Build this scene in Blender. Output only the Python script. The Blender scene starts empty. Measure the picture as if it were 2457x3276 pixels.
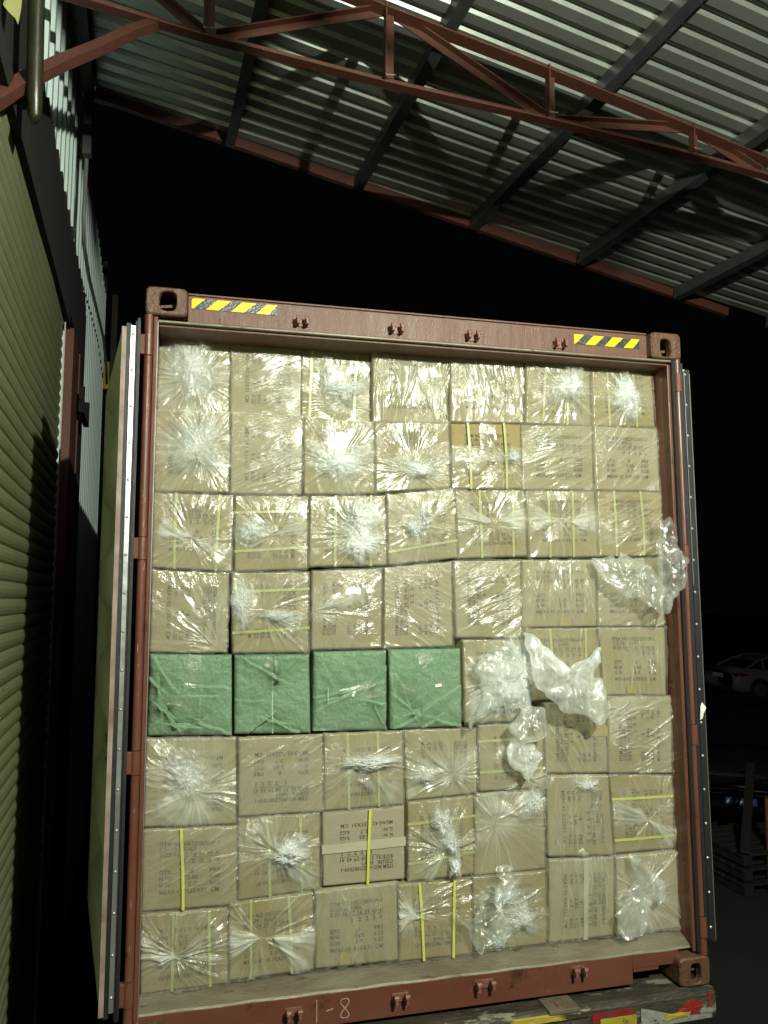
import bpy, math, random
import numpy as np
from mathutils import Vector, Matrix
S = bpy.context.scene
COL = S.collection
R_ = math.radians
# ---------------------------------------------------------------- camera
cam = bpy.data.objects.new('camera', bpy.data.cameras.new('camera'))
COL.objects.link(cam); S.camera = cam
_r = ((0.970535, -0.240938, -0.003248), (-0.023480, -0.107978, 0.993876), (-0.239813, -0.964515, -0.110454))
_m = Matrix([[_r[0][0], _r[1][0], _r[2][0], -1.0243], [_r[0][1], _r[1][1], _r[2][1], -3.1600],
             [_r[0][2], _r[1][2], _r[2][2], 1.6411], [0, 0, 0, 1]])
cam.matrix_world = _m
cam.data.sensor_fit = 'VERTICAL'; cam.data.sensor_height = 36; cam.data.lens = 27.497
cam.data.clip_start = 0.05; cam.data.clip_end = 500
# ---------------------------------------------------------------- world: black night sky
w = bpy.data.worlds.new('World'); S.world = w; w.use_nodes = True
bg = w.node_tree.nodes['Background']
bg.inputs[0].default_value = (0.7, 0.8, 0.9, 1); bg.inputs[1].default_value = 0.0012
S.view_settings.view_transform = 'Standard'; S.view_settings.look = 'None'
S.view_settings.exposure = 0; S.view_settings.gamma = 1
S.cycles.transparent_max_bounces = 24; S.cycles.max_bounces = 8; S.cycles.diffuse_bounces = 5
S.cycles.use_denoising = True
S.cycles.caustics_reflective = False; S.cycles.caustics_refractive = False
# ---------------------------------------------------------------- the yard floodlight (its housing is built further down)
LAMP = (0.55, -4.0, 3.55)
ld = bpy.data.lights.new('floodlight_beam', 'POINT')
ld.energy = 1180; ld.color = (0.97, 1.0, 0.83); ld.shadow_soft_size = 0.04
lamp = bpy.data.objects.new('floodlight_beam', ld); COL.objects.link(lamp); lamp.location = LAMP
# ---------------------------------------------------------------- helpers
rng = random.Random(7)
def origin(o):
    v = Vector((0, 0, 0))
    while o is not None:
        v = v + o.location; o = o.parent
    return v
def tag(o, label=None, cat=None, group=None, kind=None):
    for k, v in (('label', label), ('category', cat), ('group', group), ('kind', kind)):
        if v: o[k] = v
    return o
def thing(name, label, cat, loc=(0, 0, 0), group=None):
    o = bpy.data.objects.new(name, None); COL.objects.link(o); o.location = loc
    o.empty_display_size = 0.1
    return tag(o, label, cat, group)
def obj(name, verts, faces, m, parent=None, smooth=False, attrs=None, loc=None):
    """links world-space verts as ONE mesh object under parent"""
    me = bpy.data.meshes.new(name)
    v = np.array(verts, dtype=float).reshape(-1, 3)
    if parent is not None:
        v = v - np.array(origin(parent))
    elif loc is not None:
        v = v - np.array(loc)
    me.from_pydata(v.tolist(), [], [tuple(int(i) for i in f) for f in faces]); me.update()
    if smooth:
        me.polygons.foreach_set('use_smooth', [True] * len(me.polygons))
    for k, (ty, arr) in (attrs or {}).items():
        a = me.attributes.new(k, ty, 'POINT')
        a.data.foreach_set('value' if ty == 'FLOAT' else 'vector', np.asarray(arr, dtype=np.float32).ravel())
    for mm in (m if isinstance(m, (list, tuple)) else [m]): me.materials.append(mm)
    o = bpy.data.objects.new(name, me); COL.objects.link(o)
    if parent is not None: o.parent = parent
    elif loc is not None: o.location = loc
    return o
class MB:
    def __init__(s): s.v = []; s.f = []; s.mi = []
    def add(s, v, f, mi=0):
        n = len(s.v); s.v += [tuple(p) for p in v]; s.f += [tuple(i + n for i in q) for q in f]; s.mi += [mi] * len(f); return s
    def box(s, a, b, mi=0, bev=0.0):
        """axis box from corner a to corner b, edges chamfered by bev"""
        x0, y0, z0 = [min(p, q) for p, q in zip(a, b)]; x1, y1, z1 = [max(p, q) for p, q in zip(a, b)]
        if bev <= 0:
            v = [(x0, y0, z0), (x1, y0, z0), (x1, y1, z0), (x0, y1, z0), (x0, y0, z1), (x1, y0, z1), (x1, y1, z1), (x0, y1, z1)]
            return s.add(v, [(0, 3, 2, 1), (4, 5, 6, 7), (0, 1, 5, 4), (1, 2, 6, 5), (2, 3, 7, 6), (3, 0, 4, 7)], mi)
        bm = bmesh_box((x0, y0, z0), (x1, y1, z1), bev)
        return s.add(bm[0], bm[1], mi)
    def bar(s, p, q, wd, ht, up=(0, 0, 1), mi=0):
        """rectangular bar from p to q; wd across, ht along up"""
        p = Vector(p); q = Vector(q); d = (q - p).normalized(); u = Vector(up); a = d.cross(u).normalized(); u = a.cross(d).normalized()
        v = []
        for e in (p, q):
            for i, j in ((-1, -1), (1, -1), (1, 1), (-1, 1)): v.append(e + a * (i * wd / 2) + u * (j * ht / 2))
        return s.add(v, [(0, 1, 2, 3), (7, 6, 5, 4), (0, 4, 5, 1), (1, 5, 6, 2), (2, 6, 7, 3), (3, 7, 4, 0)], mi)
    def prof(s, p, q, pts, up=(0, 0, 1), mi=0, closed=True, caps=True):
        """2D profile (a across, u up) swept from p to q"""
        p = Vector(p); q = Vector(q); d = (q - p).normalized(); u = Vector(up); a = d.cross(u).normalized(); u = a.cross(d).normalized()
        n = len(pts); v = [e + a * x + u * y for e in (p, q) for x, y in pts]
        f = [(i, (i + 1) % n, n + (i + 1) % n, n + i) for i in range(n if closed else n - 1)]
        if caps and closed: f += [tuple(range(n))[::-1], tuple(range(n, 2 * n))]
        return s.add(v, f, mi)
    def tube(s, pts, r, n=8, mi=0, r2=None):
        pts = [Vector(p) for p in pts]; base = len(s.v); v = []; f = []
        rs = r if isinstance(r, (list, tuple)) else [r] * len(pts)
        for k, p in enumerate(pts):
            d = (pts[min(k + 1, len(pts) - 1)] - pts[max(k - 1, 0)]).normalized()
            a = d.cross(Vector((0.13, 0.31, 0.94)))
            a = a.normalized() if a.length > 1e-4 else d.cross(Vector((1, 0, 0))).normalized(); b = d.cross(a).normalized()
            for i in range(n):
                t = 2 * math.pi * i / n; v.append(p + a * (rs[k] * math.cos(t)) + b * (rs[k] * math.sin(t)))
        for k in range(len(pts) - 1):
            for i in range(n):
                j = (i + 1) % n; f.append((k * n + i, k * n + j, (k + 1) * n + j, (k + 1) * n + i))
        f += [tuple(range(n))[::-1], tuple((len(pts) - 1) * n + i for i in range(n))]
        return s.add(v, f, mi)
    def build(s, name, m, parent=None, smooth=False, loc=None):
        o = obj(name, s.v, s.f, m, parent, smooth, loc=loc)
        if any(s.mi): o.data.polygons.foreach_set('material_index', s.mi)
        return o
import bmesh
def bmesh_box(a, b, bev, seg=2):
    bm = bmesh.new(); bmesh.ops.create_cube(bm, size=1)
    for v in bm.verts:
        v.co = Vector([(a[i] + b[i]) / 2 + v.co[i] * (b[i] - a[i]) for i in range(3)])
    bmesh.ops.bevel(bm, geom=bm.edges[:], offset=bev, segments=seg, profile=0.5, affect='EDGES')
    bm.verts.index_update()
    r = ([tuple(v.co) for v in bm.verts], [tuple(v.index for v in f.verts) for f in bm.faces]); bm.free(); return r
# numpy value noise
def _h(i, j, k, s):
    n = (i * 374761393 + j * 668265263 + k * 2147483647 + s * 974634777) & 0xffffffff
    n = ((n ^ (n >> 13)) * 1274126177) & 0xffffffff
    n = ((n ^ (n >> 16)) * 2246822519) & 0xffffffff
    return ((n ^ (n >> 15)) & 0xffff) / 32767.5 - 1
def vn(p, s=0):
    p = np.asarray(p, float); i = np.floor(p).astype(np.int64); f = p - i; f = f * f * (3 - 2 * f); r = 0
    for a in (0, 1):
        for b in (0, 1):
            for c in (0, 1):
                wt = (f[..., 0] if a else 1 - f[..., 0]) * (f[..., 1] if b else 1 - f[..., 1]) * (f[..., 2] if c else 1 - f[..., 2])
                r = r + wt * _h(i[..., 0] + a, i[..., 1] + b, i[..., 2] + c, s)
    return r
def ridge(p, s=0): return 1 - 2 * np.abs(vn(p, s))
# ---------------------------------------------------------------- materials
def nodes(m): return m.node_tree.nodes, m.node_tree.links
def mat(name, c, rough=0.6, metal=0.0, c2=None, sc=3.0, amt=0.5, bump=0.0, bsc=40.0, c3=None, sc3=14.0, lo3=0.62, spec=0.5, stretch=(1, 1, 1), rv=0.0, c4=None, sc4=7.0, lo4=0.60):
    """painted / worn surface: colour c drifting to c2 by noise, chips or dirt c3, micro bump"""
    m = bpy.data.materials.new(name); m.use_nodes = True; N, L = nodes(m); b = N['Principled BSDF']
    b.inputs['Base Color'].default_value = (*c, 1); b.inputs['Roughness'].default_value = rough; b.inputs['Metallic'].default_value = metal
    b.inputs['Specular IOR Level'].default_value = spec
    tc = N.new('ShaderNodeTexCoord'); mp = N.new('ShaderNodeMapping'); L.new(tc.outputs['Object'], mp.inputs[0]); mp.inputs['Scale'].default_value = stretch
    last = None
    if c2 is not None:
        n = N.new('ShaderNodeTexNoise'); n.inputs['Scale'].default_value = sc; n.inputs['Detail'].default_value = 6; L.new(mp.outputs[0], n.inputs['Vector'])
        r = N.new('ShaderNodeMapRange'); r.inputs[1].default_value = 0.5 - amt / 2; r.inputs[2].default_value = 0.5 + amt / 2; L.new(n.outputs[0], r.inputs[0])
        x = N.new('ShaderNodeMix'); x.data_type = 'RGBA'; x.inputs[6].default_value = (*c, 1); x.inputs[7].default_value = (*c2, 1); L.new(r.outputs[0], x.inputs[0]); last = x.outputs[2]
    if c3 is not None:
        n = N.new('ShaderNodeTexNoise'); n.inputs['Scale'].default_value = sc3; n.inputs['Detail'].default_value = 8; n.inputs['Roughness'].default_value = 0.7; L.new(mp.outputs[0], n.inputs['Vector'])
        r = N.new('ShaderNodeMapRange'); r.inputs[1].default_value = lo3; r.inputs[2].default_value = lo3 + 0.05; L.new(n.outputs[0], r.inputs[0])
        x = N.new('ShaderNodeMix'); x.data_type = 'RGBA'; x.inputs[6].default_value = (*c, 1); x.inputs[7].default_value = (*c3, 1); L.new(r.outputs[0], x.inputs[0])
        if last is not None: L.new(last, x.inputs[6])
        last = x.outputs[2]
    if c4 is not None:
        n = N.new('ShaderNodeTexNoise'); n.inputs['Scale'].default_value = sc4; n.inputs['Detail'].default_value = 10; n.inputs['Roughness'].default_value = 0.75; L.new(tc.outputs['Object'], n.inputs['Vector'])
        r = N.new('ShaderNodeMapRange'); r.inputs[1].default_value = lo4; r.inputs[2].default_value = lo4 + 0.07; L.new(n.outputs[0], r.inputs[0])
        x = N.new('ShaderNodeMix'); x.data_type = 'RGBA'; x.inputs[7].default_value = (*c4, 1); L.new(r.outputs[0], x.inputs[0]); L.new(last, x.inputs[6]); last = x.outputs[2]
    if last is not None: L.new(last, b.inputs['Base Color'])
    if rv > 0:
        n = N.new('ShaderNodeTexNoise'); n.inputs['Scale'].default_value = 9; L.new(mp.outputs[0], n.inputs['Vector'])
        r = N.new('ShaderNodeMapRange'); r.inputs[3].default_value = max(rough - rv, 0.05); r.inputs[4].default_value = min(rough + rv, 1); L.new(n.outputs[0], r.inputs[0]); L.new(r.outputs[0], b.inputs['Roughness'])
    if bump > 0:
        n = N.new('ShaderNodeTexNoise'); n.inputs['Scale'].default_value = bsc; n.inputs['Detail'].default_value = 5; L.new(mp.outputs[0], n.inputs['Vector'])
        bu = N.new('ShaderNodeBump'); bu.inputs['Strength'].default_value = bump; bu.inputs['Distance'].default_value = 0.01; L.new(n.outputs[0], bu.inputs['Height']); L.new(bu.outputs[0], b.inputs['Normal'])
    return m
def film_mat(name, glint=0.0, white=(0.88, 0.90, 0.82), bump=0.8, gloss=0.062, rg=0.19):
    """clear plastic film: see-through where thin, milky where bunched (point attribute dens), glossy creases (attribute wr)"""
    m = bpy.data.materials.new(name); m.use_nodes = True; N, L = nodes(m)
    for n in list(N): N.remove(n)
    out = N.new('ShaderNodeOutputMaterial')
    de = N.new('ShaderNodeAttribute'); de.attribute_name = 'dens'
    wr = N.new('ShaderNodeAttribute'); wr.attribute_name = 'wr'
    tc = N.new('ShaderNodeTexCoord')
    n1 = N.new('ShaderNodeTexNoise'); n1.inputs['Scale'].default_value = 1.0; n1.inputs['Detail'].default_value = 4; n1.inputs['Roughness'].default_value = 0.6; L.new(wr.outputs['Vector'], n1.inputs['Vector'])
    n2 = N.new('ShaderNodeTexNoise'); n2.inputs['Scale'].default_value = 24; n2.inputs['Detail'].default_value = 3; n2.inputs['Distortion'].default_value = 1.2; L.new(tc.outputs['Object'], n2.inputs['Vector'])
    n3 = N.new('ShaderNodeTexVoronoi'); n3.inputs['Scale'].default_value = 11; n3.feature = 'DISTANCE_TO_EDGE'; L.new(tc.outputs['Object'], n3.inputs['Vector'])
    ad = N.new('ShaderNodeMath'); ad.operation = 'MULTIPLY_ADD'; ad.inputs[1].default_value = 0.12; L.new(n2.outputs[0], ad.inputs[0]); L.new(n1.outputs[0], ad.inputs[2])
    a2 = N.new('ShaderNodeMath'); a2.operation = 'MULTIPLY_ADD'; a2.inputs[1].default_value = 0.25; L.new(n3.outputs[0], a2.inputs[0]); L.new(ad.outputs[0], a2.inputs[2])
    bu = N.new('ShaderNodeBump'); bu.inputs['Strength'].default_value = bump; bu.inputs['Distance'].default_value = 0.02; L.new(a2.outputs[0], bu.inputs['Height'])
    n4 = N.new('ShaderNodeTexNoise'); n4.inputs['Scale'].default_value = 6.5; n4.inputs['Detail'].default_value = 1; L.new(tc.outputs['Object'], n4.inputs['Vector'])
    r4 = N.new('ShaderNodeMapRange'); r4.inputs[1].default_value = 0.42; r4.inputs[2].default_value = 0.66; r4.inputs[3].default_value = bump * 0.16; r4.inputs[4].default_value = min(bump * 1.15, 1); L.new(n4.outputs[0], r4.inputs[0]); L.new(r4.outputs[0], bu.inputs['Strength'])
    df = N.new('ShaderNodeBsdfDiffuse'); df.inputs[0].default_value = (*white, 1)
    tl = N.new('ShaderNodeBsdfTranslucent'); tl.inputs[0].default_value = (*white, 1)
    mw = N.new('ShaderNodeMixShader'); mw.inputs[0].default_value = 0.45; L.new(df.outputs[0], mw.inputs[1]); L.new(tl.outputs[0], mw.inputs[2])
    tr = N.new('ShaderNodeBsdfTransparent'); tr.inputs[0].default_value = (0.97, 0.98, 0.96, 1)
    m1 = N.new('ShaderNodeMixShader'); L.new(tr.outputs[0], m1.inputs[1]); L.new(mw.outputs[0], m1.inputs[2])
    # streaky density
    dr = N.new('ShaderNodeMapRange'); dr.inputs[1].default_value = 0.3; dr.inputs[2].default_value = 0.72; dr.inputs[3].default_value = 0.55; dr.inputs[4].default_value = 1.35; L.new(n1.outputs[0], dr.inputs[0])
    mu = N.new('ShaderNodeMath'); mu.operation = 'MULTIPLY'; mu.use_clamp = True; L.new(de.outputs['Fac'], mu.inputs[0]); L.new(dr.outputs[0], mu.inputs[1]); L.new(mu.outputs[0], m1.inputs[0])
    gl = N.new('ShaderNodeBsdfGlossy'); gl.inputs[0].default_value = (1, 1, 1, 1); gl.inputs['Roughness'].default_value = rg; L.new(bu.outputs[0], gl.inputs['Normal'])
    fr = N.new('ShaderNodeFresnel'); fr.inputs[0].default_value = 1.5; L.new(bu.outputs[0], fr.inputs['Normal'])
    g2 = N.new('ShaderNodeMath'); g2.operation = 'ADD'; g2.use_clamp = True; g2.inputs[1].default_value = glint; g2.inputs[0].default_value = gloss
    m2 = N.new('ShaderNodeMixShader'); L.new(g2.outputs[0], m2.inputs[0]); L.new(m1.outputs[0], m2.inputs[1]); L.new(gl.outputs[0], m2.inputs[2])
    L.new(m2.outputs[0], out.inputs[0])
    return m
def attr_bump_mat(name, c, c2, rough, weave=False, bump=0.4):
    m = mat(name, c, rough, c2=c2, sc=9, amt=0.5)
    N, L = nodes(m); b = N['Principled BSDF']; tc = [n for n in N if n.type == 'TEX_COORD'][0]
    if weave:
        w1 = N.new('ShaderNodeTexWave'); w1.inputs['Scale'].default_value = 75; w1.bands_direction = 'X'; w1.inputs['Distortion'].default_value = 1.5; L.new(tc.outputs['Object'], w1.inputs[0])
        w2 = N.new('ShaderNodeTexWave'); w2.inputs['Scale'].default_value = 75; w2.bands_direction = 'Z'; w2.inputs['Distortion'].default_value = 1.5; L.new(tc.outputs['Object'], w2.inputs[0])
        a = N.new('ShaderNodeMath'); a.operation = 'MULTIPLY'; L.new(w1.outputs['Fac'], a.inputs[0]); L.new(w2.outputs['Fac'], a.inputs[1])
        bu = N.new('ShaderNodeBump'); bu.inputs['Strength'].default_value = 0.9; bu.inputs['Distance'].default_value = 0.004; L.new(a.outputs[0], bu.inputs['Height'])
        wr = N.new('ShaderNodeAttribute'); wr.attribute_name = 'wr'
        n1 = N.new('ShaderNodeTexNoise'); n1.inputs['Scale'].default_value = 1.0; n1.inputs['Detail'].default_value = 4; L.new(wr.outputs['Vector'], n1.inputs['Vector'])
        b2 = N.new('ShaderNodeBump'); b2.inputs['Strength'].default_value = 0.8; b2.inputs['Distance'].default_value = 0.02; L.new(n1.outputs[0], b2.inputs['Height']); L.new(bu.outputs[0], b2.inputs['Normal']); L.new(b2.outputs[0], b.inputs['Normal'])
    return m
M = {}
M['red_paint'] = mat('oxide red container paint', (0.115, 0.034, 0.021), 0.40, c2=(0.15, 0.058, 0.038), sc=2.2, amt=0.5, c3=(0.30, 0.18, 0.13), sc3=26, lo3=0.68, bump=0.2, bsc=14, rv=0.12, c4=(0.055, 0.022, 0.012), sc4=5, lo4=0.585)
M['header_paint'] = mat('faded header paint', (0.115, 0.050, 0.034), 0.55, c2=(0.145, 0.074, 0.052), sc=3.5, amt=0.5, c3=(0.23, 0.15, 0.11), sc3=30, lo3=0.66, bump=0.22, bsc=14, stretch=(3.2, 1, 0.5), rv=0.1, c4=(0.05, 0.022, 0.013), sc4=8, lo4=0.60)
M['casting'] = mat('worn brown casting paint', (0.125, 0.066, 0.036), 0.55, c2=(0.085, 0.04, 0.024), sc=11, amt=0.5, c3=(0.06, 0.03, 0.015), sc3=24, lo3=0.55, bump=0.7, bsc=40, c4=(0.20, 0.13, 0.07), sc4=13, lo4=0.60)
M['hole_dark'] = mat('dark brown inside casting', (0.05, 0.022, 0.012), 0.8, c2=(0.02, 0.01, 0.006), sc=20)  # darker brown inside the lock holes
M['sill'] = mat('bare scuffed steel sill', (0.24, 0.22, 0.165), 0.5, metal=0.2, c2=(0.14, 0.11, 0.08), sc=5, amt=0.45, c3=(0.12, 0.07, 0.05), sc3=9, lo3=0.60, bump=0.3, bsc=30, stretch=(1, 3, 1))
M['rust'] = mat('rusty lock keeper', (0.16, 0.055, 0.035), 0.45, c2=(0.23, 0.11, 0.08), sc=30, bump=0.5, bsc=70)
M['galv'] = mat('galvanised strip', (0.62, 0.64, 0.62), 0.32, metal=0.85, c2=(0.5, 0.53, 0.52), sc=14, bump=0.2, bsc=14, rv=0.1)
M['rivet'] = mat('rivet heads', (0.55, 0.55, 0.5), 0.35, metal=0.7)
M['rubber'] = mat('black rubber gasket', (0.008, 0.008, 0.009), 0.6, bump=0.2, bsc=25)
M['door_in'] = mat('pale green door lining', (0.62, 0.64, 0.55), 0.5, c2=(0.54, 0.56, 0.47), sc=2.5, c3=(0.08, 0.06, 0.04), sc3=13, lo3=0.72, bump=0.05, bsc=10)
M['door_edge'] = mat('pinkish primer edge', (0.34, 0.28, 0.235), 0.6, c2=(0.17, 0.09, 0.07), sc=7, amt=0.35)
M['yellow'] = mat('yellow marker tape', (0.85, 0.60, 0.01), 0.35, c2=(0.78, 0.52, 0.01), sc=30)
M['black_tape'] = mat('black marker tape', (0.022, 0.028, 0.034), 0.3, c2=(0.06, 0.07, 0.075), sc=70, amt=0.3, bump=0.3, bsc=120)
M['chalk'] = mat('chalk mark', (0.55, 0.40, 0.34), 0.9, c2=(0.3, 0.14, 0.1), sc=60, amt=0.4)
M['ink'] = mat('faded carton ink', (0.035, 0.033, 0.022), 0.8, c2=(0.11, 0.09, 0.05), sc=22, amt=0.5)
M['hand_ink'] = mat('marker pen', (0.05, 0.045, 0.035), 0.7)
M['strap'] = mat('yellow packing strap', (0.62, 0.63, 0.10), 0.35, c2=(0.55, 0.58, 0.12), sc=30, bump=0.2, bsc=200)
M['strap_pale'] = mat('pale yellow packing strap', (0.46, 0.47, 0.19), 0.35, c2=(0.38, 0.39, 0.16), sc=30)
M['tape'] = mat('clear parcel tape over carton', (0.47, 0.44, 0.33), 0.3, c2=(0.42, 0.39, 0.28), sc=8)
M['tape_brown'] = mat('yellow brown parcel tape', (0.36, 0.29, 0.09), 0.2)
M['white_tag'] = mat('small white tag', (0.75, 0.78, 0.72), 0.5)
def carton_mat(nm, a, b): return mat(nm, a, 0.75, c2=b, sc=6, amt=0.5, bump=0.12, bsc=60, stretch=(1, 1, 3))
M['carton'] = carton_mat('kraft carton', (0.318, 0.272, 0.150), (0.272, 0.230, 0.125))
M['carton_b'] = carton_mat('kraft carton olive', (0.30, 0.248, 0.122), (0.25, 0.206, 0.096))
M['carton_c'] = carton_mat('kraft carton pinkish', (0.325, 0.272, 0.158), (0.288, 0.238, 0.138))
M['carton_grey'] = carton_mat('pale grey carton', (0.335, 0.30, 0.205), (0.30, 0.268, 0.18))
M['carton_y'] = carton_mat('bare yellowish carton', (0.29, 0.235, 0.10), (0.245, 0.195, 0.08))
M['film'] = film_mat('clear stretch film')
M['tuft'] = film_mat('bunched film', white=(0.98, 1.0, 1.0), bump=0.3, gloss=0.03, rg=0.3)
M['bag'] = film_mat('loose film bag', white=(0.95, 0.98, 0.96), bump=0.35, gloss=0.045, rg=0.25)
M['woven'] = attr_bump_mat('green woven polypropylene', (0.30, 0.46, 0.30), (0.235, 0.385, 0.235), 0.27, weave=True)
M['roof_sheet'] = mat('galvanised roof sheet', (0.46, 0.51, 0.46), 0.33, metal=0.6, c2=(0.36, 0.40, 0.36), sc=1.2, bump=0.05, bsc=8, rv=0.08)
M['truss'] = mat('red oxide primer', (0.125, 0.040, 0.026), 0.55, c2=(0.085, 0.032, 0.022), sc=7, c3=(0.09, 0.055, 0.036), sc3=14, lo3=0.56, bump=0.2, bsc=50)
M['purlin'] = mat('dark green grey purlin', (0.080, 0.090, 0.086), 0.5, metal=0.3, c2=(0.055, 0.062, 0.06), sc=8)
M['weld'] = mat('pale weld spatter', (0.4, 0.33, 0.27), 0.6, c2=(0.2, 0.12, 0.09), sc=60)
M['shutter'] = mat('yellow green shutter paint', (0.235, 0.26, 0.138), 0.42, c2=(0.19, 0.21, 0.11), sc=1.6, c3=(0.15, 0.15, 0.09), sc3=9, lo3=0.62, rv=0.08)
M['wall_blue'] = mat('pale blue green wall sheet', (0.72, 0.86, 0.83), 0.42, c2=(0.66, 0.80, 0.77), sc=2, rv=0.08)
M['shade_black'] = mat('steel sheet in shade black', (0.0045, 0.0035, 0.0025), 0.9, c2=(0.008, 0.006, 0.004), sc=3, bump=0.2)  # near-black colour stands in for the shade around the shutter head
M['guide'] = mat('pale shutter guide', (0.6, 0.6, 0.52), 0.5, c2=(0.4, 0.4, 0.33), sc=20)
M['column'] = mat('red brown column', (0.11, 0.036, 0.024), 0.55, c2=(0.14, 0.055, 0.034), sc=3)
M['cable'] = mat('grey cable', (0.16, 0.17, 0.165), 0.5)
M['pipe'] = mat('dull olive pipe', (0.028, 0.027, 0.014), 0.35, c2=(0.014, 0.013, 0.007), sc=8)
M['asphalt'] = mat('yard asphalt', (0.022, 0.022, 0.021), 0.85, c2=(0.014, 0.014, 0.013), sc=1.1, c3=(0.08, 0.08, 0.07), sc3=90, lo3=0.66, bump=0.5, bsc=60)
M['wood'] = mat('weathered pallet wood', (0.020, 0.014, 0.009), 0.85, c2=(0.010, 0.007, 0.005), sc=9, stretch=(1, 6, 6), bump=0.2)
M['car_white'] = mat('white car paint', (0.16, 0.165, 0.18), 0.25, spec=0.6)
M['car_black'] = mat('black car paint', (0.012, 0.013, 0.016), 0.12, spec=0.7)
M['glass_dark'] = mat('dark car glass', (0.008, 0.009, 0.011), 0.06, spec=0.8)
M['chrome'] = mat('chrome', (0.7, 0.7, 0.72), 0.12, metal=1)
M['tyre'] = mat('tyre', (0.015, 0.015, 0.015), 0.8)
M['tail'] = mat('red tail lamp', (0.10, 0.008, 0.008), 0.12, spec=0.8)
M['plate_blue'] = mat('blue number plate', (0.03, 0.07, 0.22), 0.4)
M['plate_white'] = mat('white number plate', (0.6, 0.62, 0.6), 0.4)
M['ink_white'] = mat('white lettering', (0.8, 0.82, 0.85), 0.5)
M['machine_y'] = mat('machine yellow', (0.85, 0.62, 0.02), 0.45, c2=(0.35, 0.23, 0.01), sc=4)
M['machine_d'] = mat('machine brown black', (0.035, 0.022, 0.012), 0.6)
M['chassis'] = mat('greasy trailer steel', (0.065, 0.058, 0.042), 0.5, c2=(0.028, 0.022, 0.015), sc=7, amt=0.35, c3=(0.23, 0.22, 0.16), sc3=5, lo3=0.56, bump=0.5, bsc=35, stretch=(1, 3, 3))
M['chassis_y'] = mat('flaking yellow over black', (0.05, 0.04, 0.02), 0.5, c2=(0.42, 0.33, 0.05), sc=12, amt=0.15, c3=(0.38, 0.37, 0.28), sc3=14, lo3=0.6, bump=0.6, bsc=40, stretch=(0.7, 2, 2))
M['refl_red'] = mat('red reflector', (0.28, 0.02, 0.018), 0.35, c2=(0.18, 0.02, 0.015), sc=25, c3=(0.08, 0.05, 0.04), sc3=16, lo3=0.55)
M['refl_yellow'] = mat('yellow reflector', (0.42, 0.34, 0.03), 0.4, c2=(0.30, 0.25, 0.03), sc=20, c3=(0.08, 0.07, 0.04), sc3=14, lo3=0.56)
M['refl_silver'] = mat('torn silver foil', (0.55, 0.56, 0.5), 0.3, metal=0.5, c2=(0.35, 0.36, 0.32), sc=14, c3=(0.06, 0.05, 0.04), sc3=12, lo3=0.62, bump=0.5)
M['orange_post'] = mat('orange brown post', (0.22, 0.10, 0.02), 0.6)
M['lamp_case'] = mat('floodlight casing', (0.05, 0.05, 0.05), 0.5)
M['lamp_lens'] = bpy.data.materials.new('floodlight lens'); M['lamp_lens'].use_nodes = True
_b = M['lamp_lens'].node_tree.nodes['Principled BSDF']; _b.inputs['Emission Color'].default_value = (0.97, 1, 0.8, 1); _b.inputs['Emission Strength'].default_value = 30
# ================================================================ THE SETTING
YARD = -1.35
g = obj('ground', [(-60, -40, YARD), (90, -40, YARD), (90, 120, YARD), (-60, 120, YARD)], [(0, 1, 2, 3)], M['asphalt']); tag(g, kind='structure')
def rot2(x, y, a): return x * math.cos(a) - y * math.sin(a), x * math.sin(a) + y * math.cos(a)
TAN = math.tan(R_(3.2))
def fx(y, off=0.0): return -1.984 - TAN * (y - 3) + off     # the warehouse front runs along y, turned 3.2 degrees
def fbox(mb, y0, y1, z0, z1, o0, o1, mi=0):
    v = [(fx(y0, o0), y0, z0), (fx(y0, o1), y0, z0), (fx(y1, o1), y1, z0), (fx(y1, o0), y1, z0)]
    v += [(a, b, z1) for a, b, _ in v]
    return mb.add(v, [(0, 3, 2, 1), (4, 5, 6, 7), (0, 1, 5, 4), (1, 2, 6, 5), (2, 3, 7, 6), (3, 0, 4, 7)], mi)
# corrugated warehouse wall: trapezoid ribs standing upright
wall = thing('corrugated_wall', 'tall pale blue-green corrugated sheet wall of the warehouse left of the container', 'wall', (fx(3), 3, YARD))
mb = MB(); y = -5.0; prof = []
while y < 7.55:
    for dy, o in ((0, 0), (0.145, 0), (0.165, 0.034), (0.225, 0.034), (0.245, 0)): prof.append((y + dy, o))
    y += 0.25
prof = [p for p in prof if p[0] < 7.6]; n = len(prof)
mb.add([(fx(a, o), a, z) for z in (YARD, 5.75) for a, o in prof], [(i, i + 1, n + i + 1, n + i) for i in range(n - 1)])
mb.build('wall_sheet', M['wall_blue'], wall)
mb = MB(); fbox(mb, 7.60, 7.64, YARD, 5.75, -0.1, 0.04); mb.build('corner_flashing', M['wall_blue'], wall)
# lean-to fascia over the shutter, shade put into its black; toothed along its top where it meets the ribs
fas = thing('shaded_fascia', 'sheet fascia coloured black for shade, with a toothed top edge above the roller shutter', 'fascia', (fx(0), 0, 3.5))
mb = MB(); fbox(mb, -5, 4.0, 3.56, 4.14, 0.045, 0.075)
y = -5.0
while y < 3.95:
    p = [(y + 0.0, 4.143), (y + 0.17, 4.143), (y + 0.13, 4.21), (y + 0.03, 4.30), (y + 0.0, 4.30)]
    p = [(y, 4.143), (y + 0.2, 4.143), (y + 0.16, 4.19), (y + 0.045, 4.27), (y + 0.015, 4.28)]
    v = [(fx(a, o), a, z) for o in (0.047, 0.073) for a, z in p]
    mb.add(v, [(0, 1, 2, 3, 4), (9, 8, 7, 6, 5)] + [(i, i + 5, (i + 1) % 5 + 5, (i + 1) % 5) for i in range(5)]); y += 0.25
mb.build('fascia_sheet', M['shade_black'], fas)
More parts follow.
